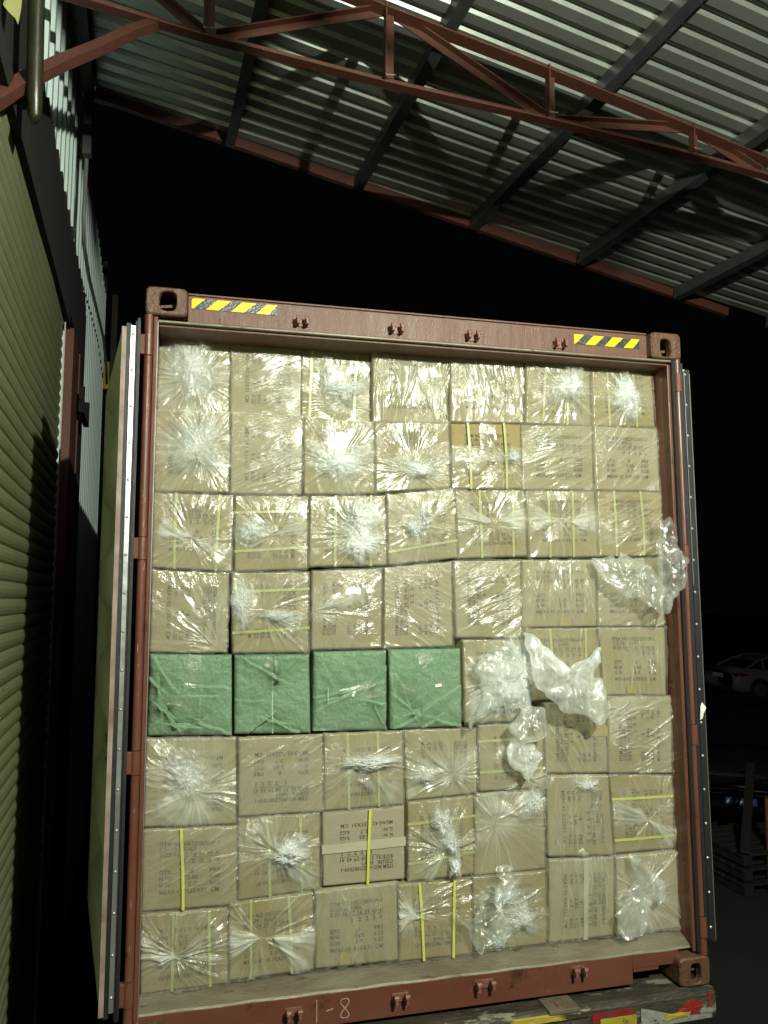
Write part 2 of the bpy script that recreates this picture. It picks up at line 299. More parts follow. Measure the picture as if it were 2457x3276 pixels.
mb = MB(); fbox(mb, 3.62, 4.0, YARD, 3.55, 0.045, 0.075); mb.build('side_sheet', M['shade_black'], fas)  # dark gap beside the column closed with the shade colour
mb = MB()
fbox(mb, -5, 3.4, 3.57, 3.60, 0.08, 0.10); mb.build('batten', M['shade_black'], fas)
# roller shutter: convex slats lying level
sh = thing('roller_shutter', 'closed yellow-green steel roller shutter with level slats at far left', 'shutter', (fx(0), 0, YARD))
mb = MB(); P_ = 0.075; pts = []
z = YARD
while z < 3.5:
    for dz, o in ((0, 0.004), (0.006, 0.010), (0.022, 0.016), (0.040, 0.018), (0.058, 0.014), (0.068, 0.007), (0.072, 0.001)): pts.append((z + dz, o + 0.05))
    z += P_
n = len(pts); ys = [-5, -3, -1, 0, 0.8, 1.5, 2.26]
mb.add([(fx(a, o + 0.004 * math.sin(a * 3 + zz)), a, zz) for a in ys for zz, o in pts], [(k * n + i, (k + 1) * n + i, (k + 1) * n + i + 1, k * n + i + 1) for k in range(len(ys) - 1) for i in range(n - 1)])
mb.build('slats', M['shutter'], sh)
mb = MB(); fbox(mb, -5, 2.3, 3.49, 3.57, 0.02, 0.10); mb.build('head_box', M['shade_black'], sh)
mb = MB(); fbox(mb, 2.262, 2.28, YARD, 3.66, 0.070, 0.078); mb.build('guide_rail', M['guide'], sh)
mb = MB(); fbox(mb, 2.287, 2.32, YARD, 3.56, 0.0, 0.05); mb.build('edge_seal', M['rubber'], sh)
co = thing('steel_column', 'red-brown steel column standing between the shutter and the blue-green wall', 'column', (fx(2.9), 2.9, YARD))
mb = MB(); fbox(mb, 2.62, 3.12, YARD, 3.60, 0.045, 0.10); mb.build('column_shaft', M['column'], co)
mb = MB(); fbox(mb, 3.22, 3.32, YARD, 3.60, 0.045, 0.10); mb.build('column_flange', M['column'], co)
mb = MB(); fbox(mb, 3.0, 3.55, 3.05, 3.14, 0.12, 0.16); fbox(mb, 3.0, 3.04, 3.145, 3.25, 0.12, 0.16); fbox(mb, 3.51, 3.55, 3.145, 3.25, 0.12, 0.16); mb.build('cable_bracket', M['shade_black'], co)
# loose cable hanging down the wall
cb = thing('hanging_cable', 'grey cable sagging down from the roof edge in front of the corrugated wall', 'cable', (-1.87, 2.9, 5.46))
mb = MB(); mb.tube([(-1.86, 2.80, 5.48), (-1.862, 2.88, 5.1), (-1.866, 2.9, 4.79), (-1.86, 2.83, 4.5), (-1.875, 3.0, 4.38), (-1.93, 3.8, 4.42), (-1.99, 4.8, 4.55), (-2.06, 6.2, 4.68), (-2.12, 7.2, 4.6), (-2.15, 7.58, 4.5)], 0.016, 8)
mb.build('cable_run', M['cable'], cb, True)
mb = MB(); mb.box((-1.885, 2.80, 5.0), (-1.825, 2.87, 5.5)); mb.build('conduit_sleeve', M['purlin'], cb)
# olive pipe stub hanging close by, top left, with a bulkhead glass at its top
pp = thing('hanging_pipe', 'dull olive pipe hanging at the top left corner with a rounded wet end', 'pipe', (-1.63, -0.18, 3.5))
mb = MB(); mb.tube([(-1.636, -0.2, 4.6), (-1.636, -0.2, 3.9), (-1.634, -0.17, 3.6), (-1.632, -0.15, 3.46), (-1.632, -0.15, 3.435)], [0.03, 0.03, 0.03, 0.026, 0.012], 14); mb.build('pipe_body', M['pipe'], pp, True)
mb = MB(); mb.tube([(-1.60, -0.52, 4.3), (-1.597, -0.5, 3.75), (-1.597, -0.5, 3.68)], [0.022, 0.022, 0.012], 14); mb.build('chrome_tube', M['chrome'], pp, True)
rg = thing('yellow_rag', 'yellow-green rag end hanging at the extreme top left', 'rag', (-1.53, -1.0, 3.3))
v = []; nx, nz = 6, 12
for j in range(nz):
    for i in range(nx):
        t = i / (nx - 1); s = j / (nz - 1); wd = 0.13 * (1 - 0.75 * max(0, s - 0.5) * 2)
        v.append((-1.53 + 0.018 * math.sin(5 * t + 3 * s), -1.08 + 0.02 + wd * t + 0.02 * s, 3.62 - 0.36 * s - 0.06 * t * s))
obj('cloth', v, [(j * nx + i, j * nx + i + 1, (j + 1) * nx + i + 1, (j + 1) * nx + i) for j in range(nz - 1) for i in range(nx - 1)], mat('yellow green cloth', (0.20, 0.21, 0.07), 0.7), rg, True)
# concrete kerb of the loading dock, bottom left
dk = thing('dock_kerb', 'grey concrete kerb of the loading dock in the bottom left corner', 'kerb', (-1.7, 0.6, YARD))
mb = MB(); mb.add([(fx(-5, 0.1), -5, YARD), (-1.62, -5, YARD), (-1.66, 0.35, YARD), (fx(0.35, 0.1), 0.35, YARD), (fx(-5, 0.1), -5, -0.55), (-1.62, -5, -0.55), (-1.66, 0.35, -0.55), (fx(0.35, 0.1), 0.35, -0.55)],
       [(0, 3, 2, 1), (4, 5, 6, 7), (0, 1, 5, 4), (1, 2, 6, 5), (2, 3, 7, 6), (3, 0, 4, 7)]); mb.build('kerb_block', mat('dirty concrete', (0.2, 0.15, 0.11), 0.9, c2=(0.1, 0.08, 0.06), sc=8, bump=0.3), dk)
# ---------------------------------------------------------------- canopy roof
P0 = Vector((-0.162, 2.027, 5.311)); D1 = Vector((-0.065, 0.998, 0.026)).normalized(); D2 = Vector((0.985, 0.069, -0.156)).normalized()
NN = D2.cross(D1).normalized()
def rp(u, v, h=0): return P0 + D1 * u + D2 * v + NN * h
roof = thing('canopy_roof', 'galvanised corrugated sheet canopy roof sloping down to the right overhead', 'roof', tuple(rp(0, 0)))
PIT = 0.155
bounds = [-5.6, -4.6, -3.6, -2.6, -1.6, -0.6, 0.42, 1.21]
u0 = -5.6; prof = []
while u0 < 1.2:
    for du, h in ((0, 0.0), (0.082, 0.0), (0.100, 0.026), (0.137, 0.026)): prof.append((u0 + du, h))
    u0 += PIT
prof = [p for p in prof if p[0] < 1.235]; n = len(prof)
vs = [-1.80, -0.55, 0.58, 1.7, 2.85, 4.0, 5.6, 7.0]
mb = MB(); mb.add([rp(u, v, h + 0.002 * math.sin(7 * v + u)) for v in vs for u, h in prof], [(k * n + i, k * n + i + 1, (k + 1) * n + i + 1, (k + 1) * n + i) for k in range(len(vs) - 1) for i in range(n - 1)])
mb.build('roof_sheet', M['roof_sheet'], roof)
for i, v in enumerate([-1.64, -0.55, 0.56, 1.67, 2.80, 3.95, 5.1, 6.25]):
    e = [0.93, 0.985, 1.045, 1.06, 1.075, 1.15, 1.15, 1.15][i]
    mb = MB(); t = 0.038; hgt = 0.12
    mb.prof(rp(-5.5, v, -0.062), rp(e, v, -0.062), [(-t, 0.058), (-t, -0.058), (t, -0.058), (t, -0.035), (t - 0.006, -0.035), (t - 0.006, -0.052), (-t + 0.006, -0.052), (-t + 0.006, 0.052), (t - 0.006, 0.052), (t - 0.006, 0.035), (t, 0.035), (t, 0.058)], up=NN)
    mb.build('purlin', M['purlin'], roof)
def angle(mb, p, q, s=0.07, th=0.008, up=(0, 0, 1), flip=1):
    mb.prof(p, q, [(-s / 2 * flip, -s / 2), (s / 2 * flip, -s / 2), (s / 2 * flip, -s / 2 + th), ((-s / 2 + th) * flip, -s / 2 + th), ((-s / 2 + th) * flip, s / 2), (-s / 2 * flip, s / 2)], up=up)
eb = thing('eave_beam', 'red steel beam under the far edge of the canopy roof', 'beam', (-1.74, 2.58, 5.3))
E0 = Vector((-1.77, 2.90, 5.54)); E1 = Vector((3.217, 3.45, 4.752)); ed = (E1 - E0)
mb = MB(); mb.bar(E0 - ed * 0.01, E0 + ed * 1.22, 0.05, 0.085); mb.build('beam_box', M['truss'], eb)
# truss: welded angle iron, shallower towards the right
def truss(name, label, off):
    O = Vector(off); t = thing(name, label, 'roof truss', tuple(Vector((0, 0.98, 5.1)) + O), 'canopy roof trusses')
    tops = [(-2.1, 0.83, 5.47), (-0.99, 0.91, 5.30), (0.05, 0.983, 5.134), (1.12, 1.053, 4.971), (2.2, 1.128, 4.79), (2.81, 1.171, 4.68), (4.6, 1.29, 4.38)]
    bots = [(-1.86, 0.86, 4.80), (-0.99, 0.92, 4.716), (0.046, 0.99, 4.665), (1.115, 1.06, 4.642), (2.194, 1.133, 4.60), (2.803, 1.174, 4.562), (4.6, 1.29, 4.36)]
    T = [Vector(p) + O for p in tops]; B = [Vector(p) + O for p in bots]
    mb = MB()
    for a, b in zip(T[:-1], T[1:]): angle(mb, a, b + (b - a) * 0.001, 0.09)
    mb.build('top_chord', M['truss'], t)
    mb = MB()
    for a, b in zip(B[:-1], B[1:]): angle(mb, a, b + (b - a) * 0.001, 0.065)
    mb.build('bottom_chord', M['truss'], t)
    mb = MB()
    for i in (1, 2, 3, 4):
        mb = MB(); angle(mb, B[i] + Vector((0, -0.012, 0.0)), T[i] + Vector((0, -0.012, 0.0)), 0.062, up=(0, -1, 0)); mb.build('post', M['truss'], t)
    for a, b in ((T[0], B[1]), (B[1], T[2]), (T[2], B[3]), (B[3], T[4]), (T[4], B[5])):
        mb = MB(); d = (b - a).normalized(); angle(mb, a + d * 0.05 + Vector((0, 0.02, 0)), b - d * 0.05 + Vector((0, 0.02, 0)), 0.05, up=(0, -1, 0)); mb.build('diagonal', M['truss'], t)
    mb = MB()
    for p in B[1:5]:
        mb = MB(); mb.tube([p + Vector((-.03 + .012 * k, -0.040 + rng.uniform(-.002, .002), .012 + rng.uniform(-.003, .003))) for k in range(6)], [rng.uniform(.003, .006) for k in range(6)], 6); mb.build('weld_bead', M['weld'], t, True)
    return t
truss('roof_truss', 'welded red angle-iron roof truss crossing overhead in front of the container', (0, 0, 0))
br = thing('knee_brace', 'bent red steel brace running from the truss down to the left wall', 'brace', (-1.3, 0.9, 4.7))
pts = [Vector(p) for p in ((-1.27, 0.93, 4.735), (-1.36, 0.72, 4.52), (-1.50, 0.40, 4.16), (-1.60, 0.18, 3.92), (-1.665, -0.03, 3.70), (-1.70, -0.18, 3.545), (-1.725, -0.32, 3.40), (-1.75, -0.6, 3.16), (-1.79, -1.0, 2.9))]
mb = MB()
for a, b in zip(pts[:-1], pts[1:]): mb.bar(a, b + (b - a) * 0.004, 0.055, 0.045, up=(0.2, -0.6, 0.8))
mb.build('brace_bar', M['truss'], br)
# added unseen blocker in truss form, shaped to throw shadows over roof and wall
blocker = thing('roof_truss', 'added unseen shadow blocker in truss form overhead near the floodlight', 'roof truss', (0.2, -2.5, 3.97), 'canopy roof trusses')
mb = MB(); mb.bar((-1.61, -2.5, 4.328), (1.06, -2.5, 3.831), 0.012, 0.052); mb.build('bottom_chord', M['truss'], blocker)  # shadow bar, stopped short so the right of the roof stays lit
v = [(x, yy, z) for yy in (-2.512, -2.502) for x, z in [(p + 0.14, q) for p, q in ((-0.40, 4.16), (-0.27, 4.0), (-0.225, 3.985), (-0.185, 3.945), (-0.125, 3.905), (-0.06, 3.87), (-0.01, 3.815), (0.03, 3.85), (0.0, 3.93), (0.14, 3.99), (0.16, 4.12), (-0.1, 4.2))]]
obj('shadow_plate', v, [tuple(range(12)), tuple(range(12, 24))[::-1]] + [(i, 12 + i, 12 + (i + 1) % 12, (i + 1) % 12) for i in range(12)], M['truss'], blocker)  # plate outline follows the wanted shadow edge
mb = MB(); mb.bar((-1.7, -2.5, 5.62), (3.6, -2.5, 4.78), 0.05, 0.06); mb.build('top_chord', M['truss'], blocker)
for x in (-0.1, 1.04): mb = MB(); mb.bar((x, -2.49, 4.06 - 0.186 * (x - 0.0)), (x, -2.49, 5.33 - 0.158 * x), 0.03, 0.03); mb.build('post', M['truss'], blocker)
# far machine mast seen in the gap between wall and container
mm = thing('loader_mast', 'dark mast with yellow bands far behind in the gap left of the container', 'crane mast', (-2.3, 8.6, YARD))
mb = MB(); mb.box((-2.36, 8.55, YARD), (-2.30, 8.75, 6.6)); mb.box((-2.24, 8.8, YARD), (-2.16, 8.95, 6.2)); mb.box((-2.1, 8.9, YARD), (-2.02, 9.0, 5.6)); mb.build('mast_rail', M['machine_d'], mm)
for p_, q_ in (((-2.41, 8.4, 5.98), (-2.30, 8.54, 6.15)), ((-2.41, 8.4, 5.05), (-2.31, 8.54, 5.5)), ((-2.30, 8.42, 4.65), (-2.21, 8.56, 5.05))): mb = MB(); mb.box(p_, q_, bev=0.01); mb.build('yellow_band', M['machine_y'], mm)
# floodlight behind the camera
fl = thing('floodlight', 'floodlight behind the viewer lighting the container', 'floodlight', (LAMP[0], LAMP[1] - 0.25, LAMP[2]))
mb = MB(); mb.box((LAMP[0] - 0.17, LAMP[1] - 0.22, LAMP[2] - 0.13), (LAMP[0] + 0.17, LAMP[1] - 0.14, LAMP[2] + 0.13), bev=0.012); mb.build('casing', M['lamp_case'], fl)
mb = MB(); mb.box((LAMP[0] - 0.15, LAMP[1] - 0.138, LAMP[2] - 0.11), (LAMP[0] + 0.15, LAMP[1] - 0.134, LAMP[2] + 0.11)); mb.build('lens', M['lamp_lens'], fl)
mb = MB(); mb.tube([(LAMP[0], LAMP[1] - 0.2, LAMP[2] + 0.13), (LAMP[0], LAMP[1] - 0.24, LAMP[2] + 0.5), (LAMP[0], LAMP[1] - 0.24, 5.35)], 0.02); mb.build('hanger', M['lamp_case'], fl)

# ================================================================ CONTAINER
ct = thing('shipping_container', 'rust-red high-cube shipping container with its doors open, loaded with cartons', 'shipping container', (0, 0, 0))
def casting(x0, x1, y0, y1, z0, z1, hx, hz, rx, rz, name='corner_casting'):
    N_ = 40; out = []; inn = []
    cx, cz = (x0 + x1) / 2, (z0 + z1) / 2; rr = 0.02
    for i in range(N_):
        a = 2 * math.pi * (i + 0.5) / N_; c, s = math.cos(a), math.sin(a)
        k = min((x1 - x0) / 2 / max(abs(c), 1e-6), (z1 - z0) / 2 / max(abs(s), 1e-6)); x, z = cx + c * k, cz + s * k
        for sx in (-1, 1):                          # round the corners
            for sz in (-1, 1):
                ex, ez = cx + sx * ((x1 - x0) / 2 - rr), cz + sz * ((z1 - z0) / 2 - rr)
                if (x - ex) * sx > 0 and (z - ez) * sz > 0:
                    d = math.hypot(x - ex, z - ez); x, z = ex + (x - ex) * rr / d, ez + (z - ez) * rr / d
        out.append((x, z)); p = 3.2
        q = (abs(c) ** p + abs(s) ** p) ** (-1 / p); inn.append((hx + c * rx * q, hz + s * rz * q))
    v = []; b = 0.006
    for ring, y in ((inn, y0 + 0.04), (inn, y0 + b), ([(hx + (x - hx) * 1.1, hz + (z - hz) * 1.1) for x, z in inn], y0), ([(cx + (x - cx) * (1 - b / (x1 - x0) * 2), cz + (z - cz) * (1 - b / (z1 - z0) * 2)) for x, z in out], y0), (out, y0 + b), (out, y1)):
        v += [(x, y, z) for x, z in ring]
    f = [(k * N_ + i, k * N_ + (i + 1) % N_, (k + 1) * N_ + (i + 1) % N_, (k + 1) * N_ + i) for k in range(5) for i in range(N_)]
    f.append(tuple(5 * N_ + i for i in range(N_)))
    o = obj(name, v, f, M['casting'], ct, False)
    v = [(hx + (x - hx) * k, y, hz + (z - hz) * k) for k, y in ((1.02, y0 + 0.038), (1.25, y0 + 0.045), (1.25, y0 + 0.13)) for x, z in inn]
    f = [(k * N_ + i, (k + 1) * N_ + i, (k + 1) * N_ + (i + 1) % N_, k * N_ + (i + 1) % N_) for k in range(2) for i in range(N_)] + [tuple(2 * N_ + i for i in range(N_))]
    obj('lock_hole', v, f, M['hole_dark'], o)
    v = [(hx - rx, y0 + 0.05, hz - rz * 0.1), (hx + rx, y0 + 0.05, hz + rz * 0.12), (hx + rx, y0 + 0.12, hz + 0.2 * rz), (hx - rx, y0 + 0.12, hz + 0.2 * rz), (hx - rx, y0 + 0.05, hz - rz * 0.35), (hx + rx, y0 + 0.05, hz - rz * 0.2)]
    obj('inner_ledge', v, [(0, 1, 2, 3), (4, 5, 1, 0)], M['casting'], o)
    return o
casting(-1.219, -1.057, 0, 0.178, 2.779, 2.896, -1.133, 2.839, 0.033, 0.040)
casting(1.060, 1.219, 0, 0.178, 2.764, 2.89, 1.136, 2.817, 0.028, 0.042)
casting(1.071, 1.221, 0, 0.178, -0.030, 0.088, 1.150, 0.022, 0.027, 0.040)
casting(-1.225, -1.071, 0, 0.178, -0.030, 0.088, -1.15, 0.022, 0.027, 0.040)
# header
mb = MB(); mb.box((-1.056, 0.04, 2.769), (1.062, 0.10, 2.884), bev=0.004); mb.build('header', M['header_paint'], ct)
mb = MB(); mb.box((-1.056, 0.036, 2.885), (1.06, 0.30, 2.893), bev=0.002); mb.build('header_cap', M['header_paint'], ct)
mb = MB(); mb.box((-1.17, 0.012, 2.752), (1.17, 0.036, 2.762), bev=0.003); mb.build('drip_strip', M['sill'], ct)
mb = MB(); mb.box((-1.168, 0.035, 2.741), (1.165, 0.60, 2.768), bev=0.003); mb.build('header_soffit', M['header_paint'], ct)
# hazard tape, cut into slanted blocks
def hazard(x0, x1, z0, z1, n, y, first_cut, name, slope=1.0):
    o = obj(name, [(x0, y, z0), (x1, y, z0), (x1, y, z1), (x0, y, z1)], [(0, 1, 2, 3)], M['black_tape'], ct)
    w_ = (x1 - x0) / n; k = slope * (z1 - z0)
    for i in range(-1, n):
        if (i % 2) != 0: continue
        a = x0 + i * w_ * 1.02
        p = [(a - k * 0.02, z0), (a + w_ * 0.92, z0), (a + w_ * 0.92 + k, z1), (a + k, z1)]
        if i == 0: p = [(x0, z0), (x0 + 0.002, z0), (x0 + w_ * 0.92, z1), (x0 + (0.012 if first_cut else 0), z1), (x0, z1 - (0.01 if first_cut else 0))]
        p = [(min(max(x, x0), x1), z) for x, z in p]
        obj('yellow_stripe', [(x, y - 0.001, z) for x, z in p], [tuple(range(len(p)))], M['yellow'], o)
    return o
def hazard2(x0, x1, z0, z1, y, cut):
    o = obj('hazard_sticker', [(x0, y, z0), (x1, y, z0), (x1, y, z1), (x0, y, z1)], [(0, 1, 2, 3)], M['black_tape'], ct)
    L_ = x1 - x0; h = z1 - z0; dx = 0.155 * L_
    st = [[(0, 0), (0.02, 0), (0.155, 1), (0.02 if cut else 0, 1), (0, 0.85 if cut else 1)]]
    for s in (0.165, 0.455, 0.745): st.append([(s, 0), (s + 0.145, 0), (s + 0.29, 1), (s + 0.13, 1)])
    for p in st:
        p = [(min(a, 1.0), b) for a, b in p]
        obj('yellow_stripe', [(x0 + a * L_, y - 0.0012, z0 + b * h) for a, b in p], [tuple(range(len(p)))], M['yellow'], o)
hazard2(-1.041, -0.689, 2.829, 2.873, 0.037, True)
hazard2(0.680, 1.022, 2.813, 2.859, 0.037, False)
# lock keepers: bracket plate with two horns
def keeper(x0, x1, z, y, down):
    cx = (x0 + x1) / 2; w_ = x1 - x0; mb = MB()
    mb.box((x0 - 0.004, y - 0.006, z - 0.018), (x1 + 0.004, y, z + 0.016), bev=0.002)
    s = -1 if down else 1
    for x, t in ((x0 + 0.007, 0.013), (x1 - 0.007, 0.013)):
        mb.box((x - t / 2, y - 0.046, z - 0.017), (x + t / 2, y - 0.006, z + 0.012), bev=0.003)
        mb.tube([(x - t * .7, y - 0.036, z + 0.010), (x + t * .7, y - 0.036, z + 0.010)], 0.010, 10)
    mb.build('lock_keeper', M['rust'], ct)
for a, b, z in ((-0.612, -0.560, 2.806), (-0.200, -0.145, 2.808), (0.150, 0.205, 2.804), (0.574, 0.630, 2.802)): keeper(a, b, z, 0.04, False)
for a, b, z in ((-0.622, -0.565, 0.058), (-0.197, -0.138, 0.062), (0.150, 0.225, 0.072), (0.582, 0.640, 0.078)): keeper(a, b, z, 0.05, True)
# jambs, posts
mb = MB(); mb.box((1.166, 0.03, 0.10), (1.184, 0.50, 2.742), bev=0.002); mb.box((1.158, 0.028, 0.10), (1.182, 0.036, 2.745), bev=0.002); mb.build('right_jamb', M['red_paint'], ct)
mb = MB(); mb.box((1.171, 0.012, 0.10), (1.1865, 0.027, 2.765)); mb.build('groove_shade', M['rubber'], ct)  # black strip stands in for shade in the deep groove
mb = MB(); mb.box((-1.186, 0.012, 0.08), (-1.170, 0.50, 2.775), bev=0.003); mb.build('left_jamb', M['red_paint'], ct)
mb = MB(); mb.box((-1.1705, 0.010, 0.10), (-1.1675, 0.014, 2.752)); mb.build('jamb_lip', M['galv'], ct)
zs = [0.206, 1.03, 1.84, 2.655]
for side, x0, x1 in ((-1, -1.222, -1.187), (1, 1.188, 1.222)):
    cx = (x0 + x1) / 2; r = (x1 - x0) / 2; mb = MB(); e = [0.09] + [z for q in zs for z in (q - 0.046, q + 0.046)] + [2.78]
    for a, b in zip(e[::2], e[1::2]):
        pr = [(r * math.cos(t) , -r * math.sin(t)) for t in [math.pi * i / 12 for i in range(13)]] + [(-r, 0.08), (r, 0.08)]
        n = len(pr); v = [(cx + p, 0.022 + q, z) for z in (a, b) for p, q in pr]
        mb.add(v, [(i, (i + 1) % n, n + (i + 1) % n, n + i) for i in range(n)] + [tuple(range(n))[::-1], tuple(range(n, 2 * n))])
    mb.build('corner_post', M['red_paint'] if side < 0 else M['casting'] if False else M['red_paint'], ct, False)
    for q in zs:
        mb = MB(); mb.tube([(cx, 0.018, q - 0.0435), (cx, 0.018, q + 0.0435)], 0.019, 16); hx = cx + side * 0.026
        mb.box((min(cx + side * 0.012, hx + side * 0.014), 0.006, q - 0.041), (max(cx + side * 0.012, hx + side * 0.014), 0.030, q + 0.041), bev=0.003)
        mb.build('hinge_lug', M['red_paint'], ct)
# sill: sloping threshold plate then red rail with a forklift notch at the right
mb = MB(); yq = [0.05, 0.056, 0.135, 0.145, 0.6]; zq = [0.107, 0.114, 0.146, 0.149, 0.149]
v = []; xs = np.linspace(-1.17, 1.166, 40)
for x in xs:
    for yy, zz in zip(yq, zq): v.append((x, yy, zz + 0.0015 * math.sin(x * 23) * (zz < 0.12)))
mb.add(v, [(k * 5 + i, (k + 1) * 5 + i, (k + 1) * 5 + i + 1, k * 5 + i + 1) for k in range(39) for i in range(4)]); mb.build('threshold', M['sill'], ct)
mb = MB(); mb.box((-1.19, 0.0505, -0.012), (0.874, 0.12, 0.1065), bev=0.002); mb.box((0.8745, 0.0505, 0.05), (1.10, 0.12, 0.1065), bev=0.002); mb.box((0.880, 0.053, 0.035), (1.0, 0.13, 0.0495)); mb.build('sill_rail', M['red_paint'], ct)
def chalk(strokes, y, s, x0, z0):
    mb = MB()
    for st in strokes:
        for a, b in zip(st[:-1], st[1:]):
            mb.bar((x0 + a[0] * s, y, z0 + a[1] * s), (x0 + b[0] * s, y, z0 + b[1] * s), 0.0014, 0.0032, up=(0.3, 0, 1) if abs(a[0] - b[0]) > abs(a[1] - b[1]) else (1, 0, 0.3))
    return mb
e8 = [(0.22 * math.sin(2 * t) + 0.02, 0.5 + 0.46 * math.cos(t)) for t in [2 * math.pi * i / 26 for i in range(27)]]
e8 = [(-a if b < 0.5 else -a, b) for a, b in e8]
chalk([[(-1.45, 0.0), (-1.45, 1.05)], [(-0.98, 0.47), (-0.62, 0.55)], e8], 0.0485, 0.078, -0.39, 0.006).build('chalk_mark', M['chalk'], ct)
mb = MB(); mb.box((-1.215, 0.178, -0.02), (-1.19, 12.0, 2.88)); mb.build('side_wall', M['red_paint'], ct)
mb = MB(); mb.box((1.19, 0.178, -0.02), (1.215, 12.0, 2.88)); mb.build('side_wall', M['red_paint'], ct)
mb = MB(); mb.box((-1.19, 0.61, 2.80), (1.19, 12.0, 2.82)); mb.build('roof_panel', M['red_paint'], ct)
mb = MB(); mb.box((-1.19, 0.61, 0.08), (1.19, 12.0, 0.145)); mb.build('floor', M['wood'], ct)
mb = MB(); mb.box((-1.19, 11.9, 0.15), (1.19, 12.0, 2.79)); mb.build('end_wall', M['red_paint'], ct)
# scrape marks on the jamb and post
for i in range(18):
    z = rng.uniform(0.2, 2.2); y0 = rng.uniform(0.045, 0.12); L_ = rng.uniform(0.01, 0.06); mb = MB(); mb.bar((1.1656, y0, z), (1.1656, y0 + L_, z - L_ * rng.uniform(-.2, .5)), 0.0008, 0.0012, up=(0, .3, 1)); mb.build('scratch', M['chalk'], ct)
for i in range(14):
    z = rng.uniform(0.3, 2.4); x = rng.uniform(-1.21, -1.195); mb = MB(); mb.bar((x, 0.0035, z), (x + 0.002, 0.0035, z + rng.uniform(.01, .05)), 0.002, 0.001, up=(0, -1, 0)); mb.build('scratch', M['chalk'], ct)
# ---------------------------------------------------------------- doors, swung right back
def door(side):
    if side < 0: O = Vector((-1.305, -0.004, 0)); e1 = Vector((-0.15, 0.989, 0)).normalized(); Wd = 1.2
    else: O = Vector((1.254, -0.004, 0)); e1 = Vector((0.10, 0.995, 0)).normalized(); Wd = 1.2
    n = Vector((e1.y, -e1.x, 0)) if side < 0 else Vector((-e1.y, e1.x, 0))      # from lining face towards the container
    zb, zt = 0.155, 2.725
    def dp(s, t, z): p = O + e1 * s + n * t; return (p.x, p.y, z)
    def dbox(mb, s0, s1, t0, t1, z0, z1):
        v = [dp(s, t, z) for z in (z0, z1) for s, t in ((s0, t0), (s1, t0), (s1, t1), (s0, t1))]
        return mb.add(v, [(0, 3, 2, 1), (4, 5, 6, 7), (0, 1, 5, 4), (1, 2, 6, 5), (2, 3, 7, 6), (3, 0, 4, 7)])
    d = bpy.data.objects.new('door', None); COL.objects.link(d); d.parent = ct; d.location = O
    # lining with level corrugations pressed in, ends tapered
    v = []; zz = [zb, 0.30]; dd = [0, 0]
    for k in range(5):
        c = 0.36 + k * 0.49; zz += [c, c + 0.07, c + 0.25, c + 0.32]; dd += [0, 0.036, 0.036, 0]
    zz += [zt]; dd += [0]; ss = [0.03, 0.10, 0.16, 1.04, 1.10, Wd - 0.0]
    for s in ss:
        for z, q in zip(zz, dd): v.append(dp(s, (q if 0.12 < s < 1.06 else 0) + 0.004, z))
    nz = len(zz); obj('lining', v, [(k * nz + i, k * nz + i + 1, (k + 1) * nz + i + 1, (k + 1) * nz + i) for k in range(len(ss) - 1) for i in range(nz - 1)], M['door_in'], d)
    mb = MB(); dbox(mb, 0.024, Wd, 0.044, 0.055, zb, zt); mb.build('outer_panel', M['red_paint'], d)
    mb = MB(); dbox(mb, Wd - 0.012, Wd, 0.005, 0.043, zb, zt); dbox(mb, 0.03, Wd - 0.014, 0.006, 0.043, zt - 0.02, zt); mb.build('frame_channel', M['door_in'], d)
    if side < 0:
        mb = MB(); dbox(mb, 0.0, 0.028, 0.0, 0.0175, zb - 0.01, zt - 0.006); mb.build('edge_trim', M['door_edge'], d)
        mb = MB(); dbox(mb, 0.004, 0.028, 0.0176, 0.035, zb - 0.02, zt + 0.01); mb.build('gasket', M['rubber'], d)
        mb = MB(); dbox(mb, -0.002, 0.003, 0.034, 0.052, zb, zt); st = mb.build('retaining_strip', M['galv'], d)
        mb = MB(); dbox(mb, -0.008, 0.028, 0.0525, 0.070, zb - 0.03, zt + 0.02); dbox(mb, -0.014, -0.009, 0.058, 0.068, zb - 0.02, zt + 0.03); mb.build('gasket', M['rubber'], d)
        tc_, s_ = 0.042, -0.004
    else:
        mb = MB(); dbox(mb, -0.002, 0.003, 0.020, 0.032, zb, zt - 0.02); st = mb.build('retaining_strip', M['galv'] if False else M['rubber'], d)
        mb = MB(); dbox(mb, -0.003, -0.001, 0.0285, 0.0315, 1.7, zt - 0.02); mb.build('strip_gleam', M['galv'], d)  # reflection on the upper retaining strip, built as a bright metal piece
        mb = MB(); dbox(mb, 0.0, 0.028, 0.0, 0.019, zb - 0.01, zt - 0.01); dbox(mb, 0.001, 0.03, 0.033, 0.050, zb, zt + 0.02); mb.build('gasket', M['rubber'], d)
        mb = MB(); dbox(mb, -0.0015, -0.0005, 0.0005, 0.0035, zb, zt - 0.03); mb.build('edge_line', M['galv'], d)  # thin galvanised line along the outer door edge
        tc_, s_ = 0.025, -0.004
    for k in range(18):
        z = zt - 0.035 - k * 0.146; c = Vector(dp(s_, tc_, z)); f = -e1; r = 0.0062; mb = MB(); ring = []
        for j in range(10):
            a = 2 * math.pi * j / 10; ring.append(c + n * (r * math.cos(a)) + Vector((0, 0, r * math.sin(a))))
        ring2 = [c + (p - c) * 0.6 + f * 0.0035 for p in ring]
        mb.add([p - f * -0.0 for p in ring] + ring2 + [c + f * 0.0042], [(j, (j + 1) % 10, 10 + (j + 1) % 10, 10 + j) for j in range(10)] + [(10 + j, 10 + (j + 1) % 10, 20) for j in range(10)])
        mb.build('rivet', M['rivet'], d, True)
    return d, dp
dl, dpl = door(-1); dr, dpr = door(1)
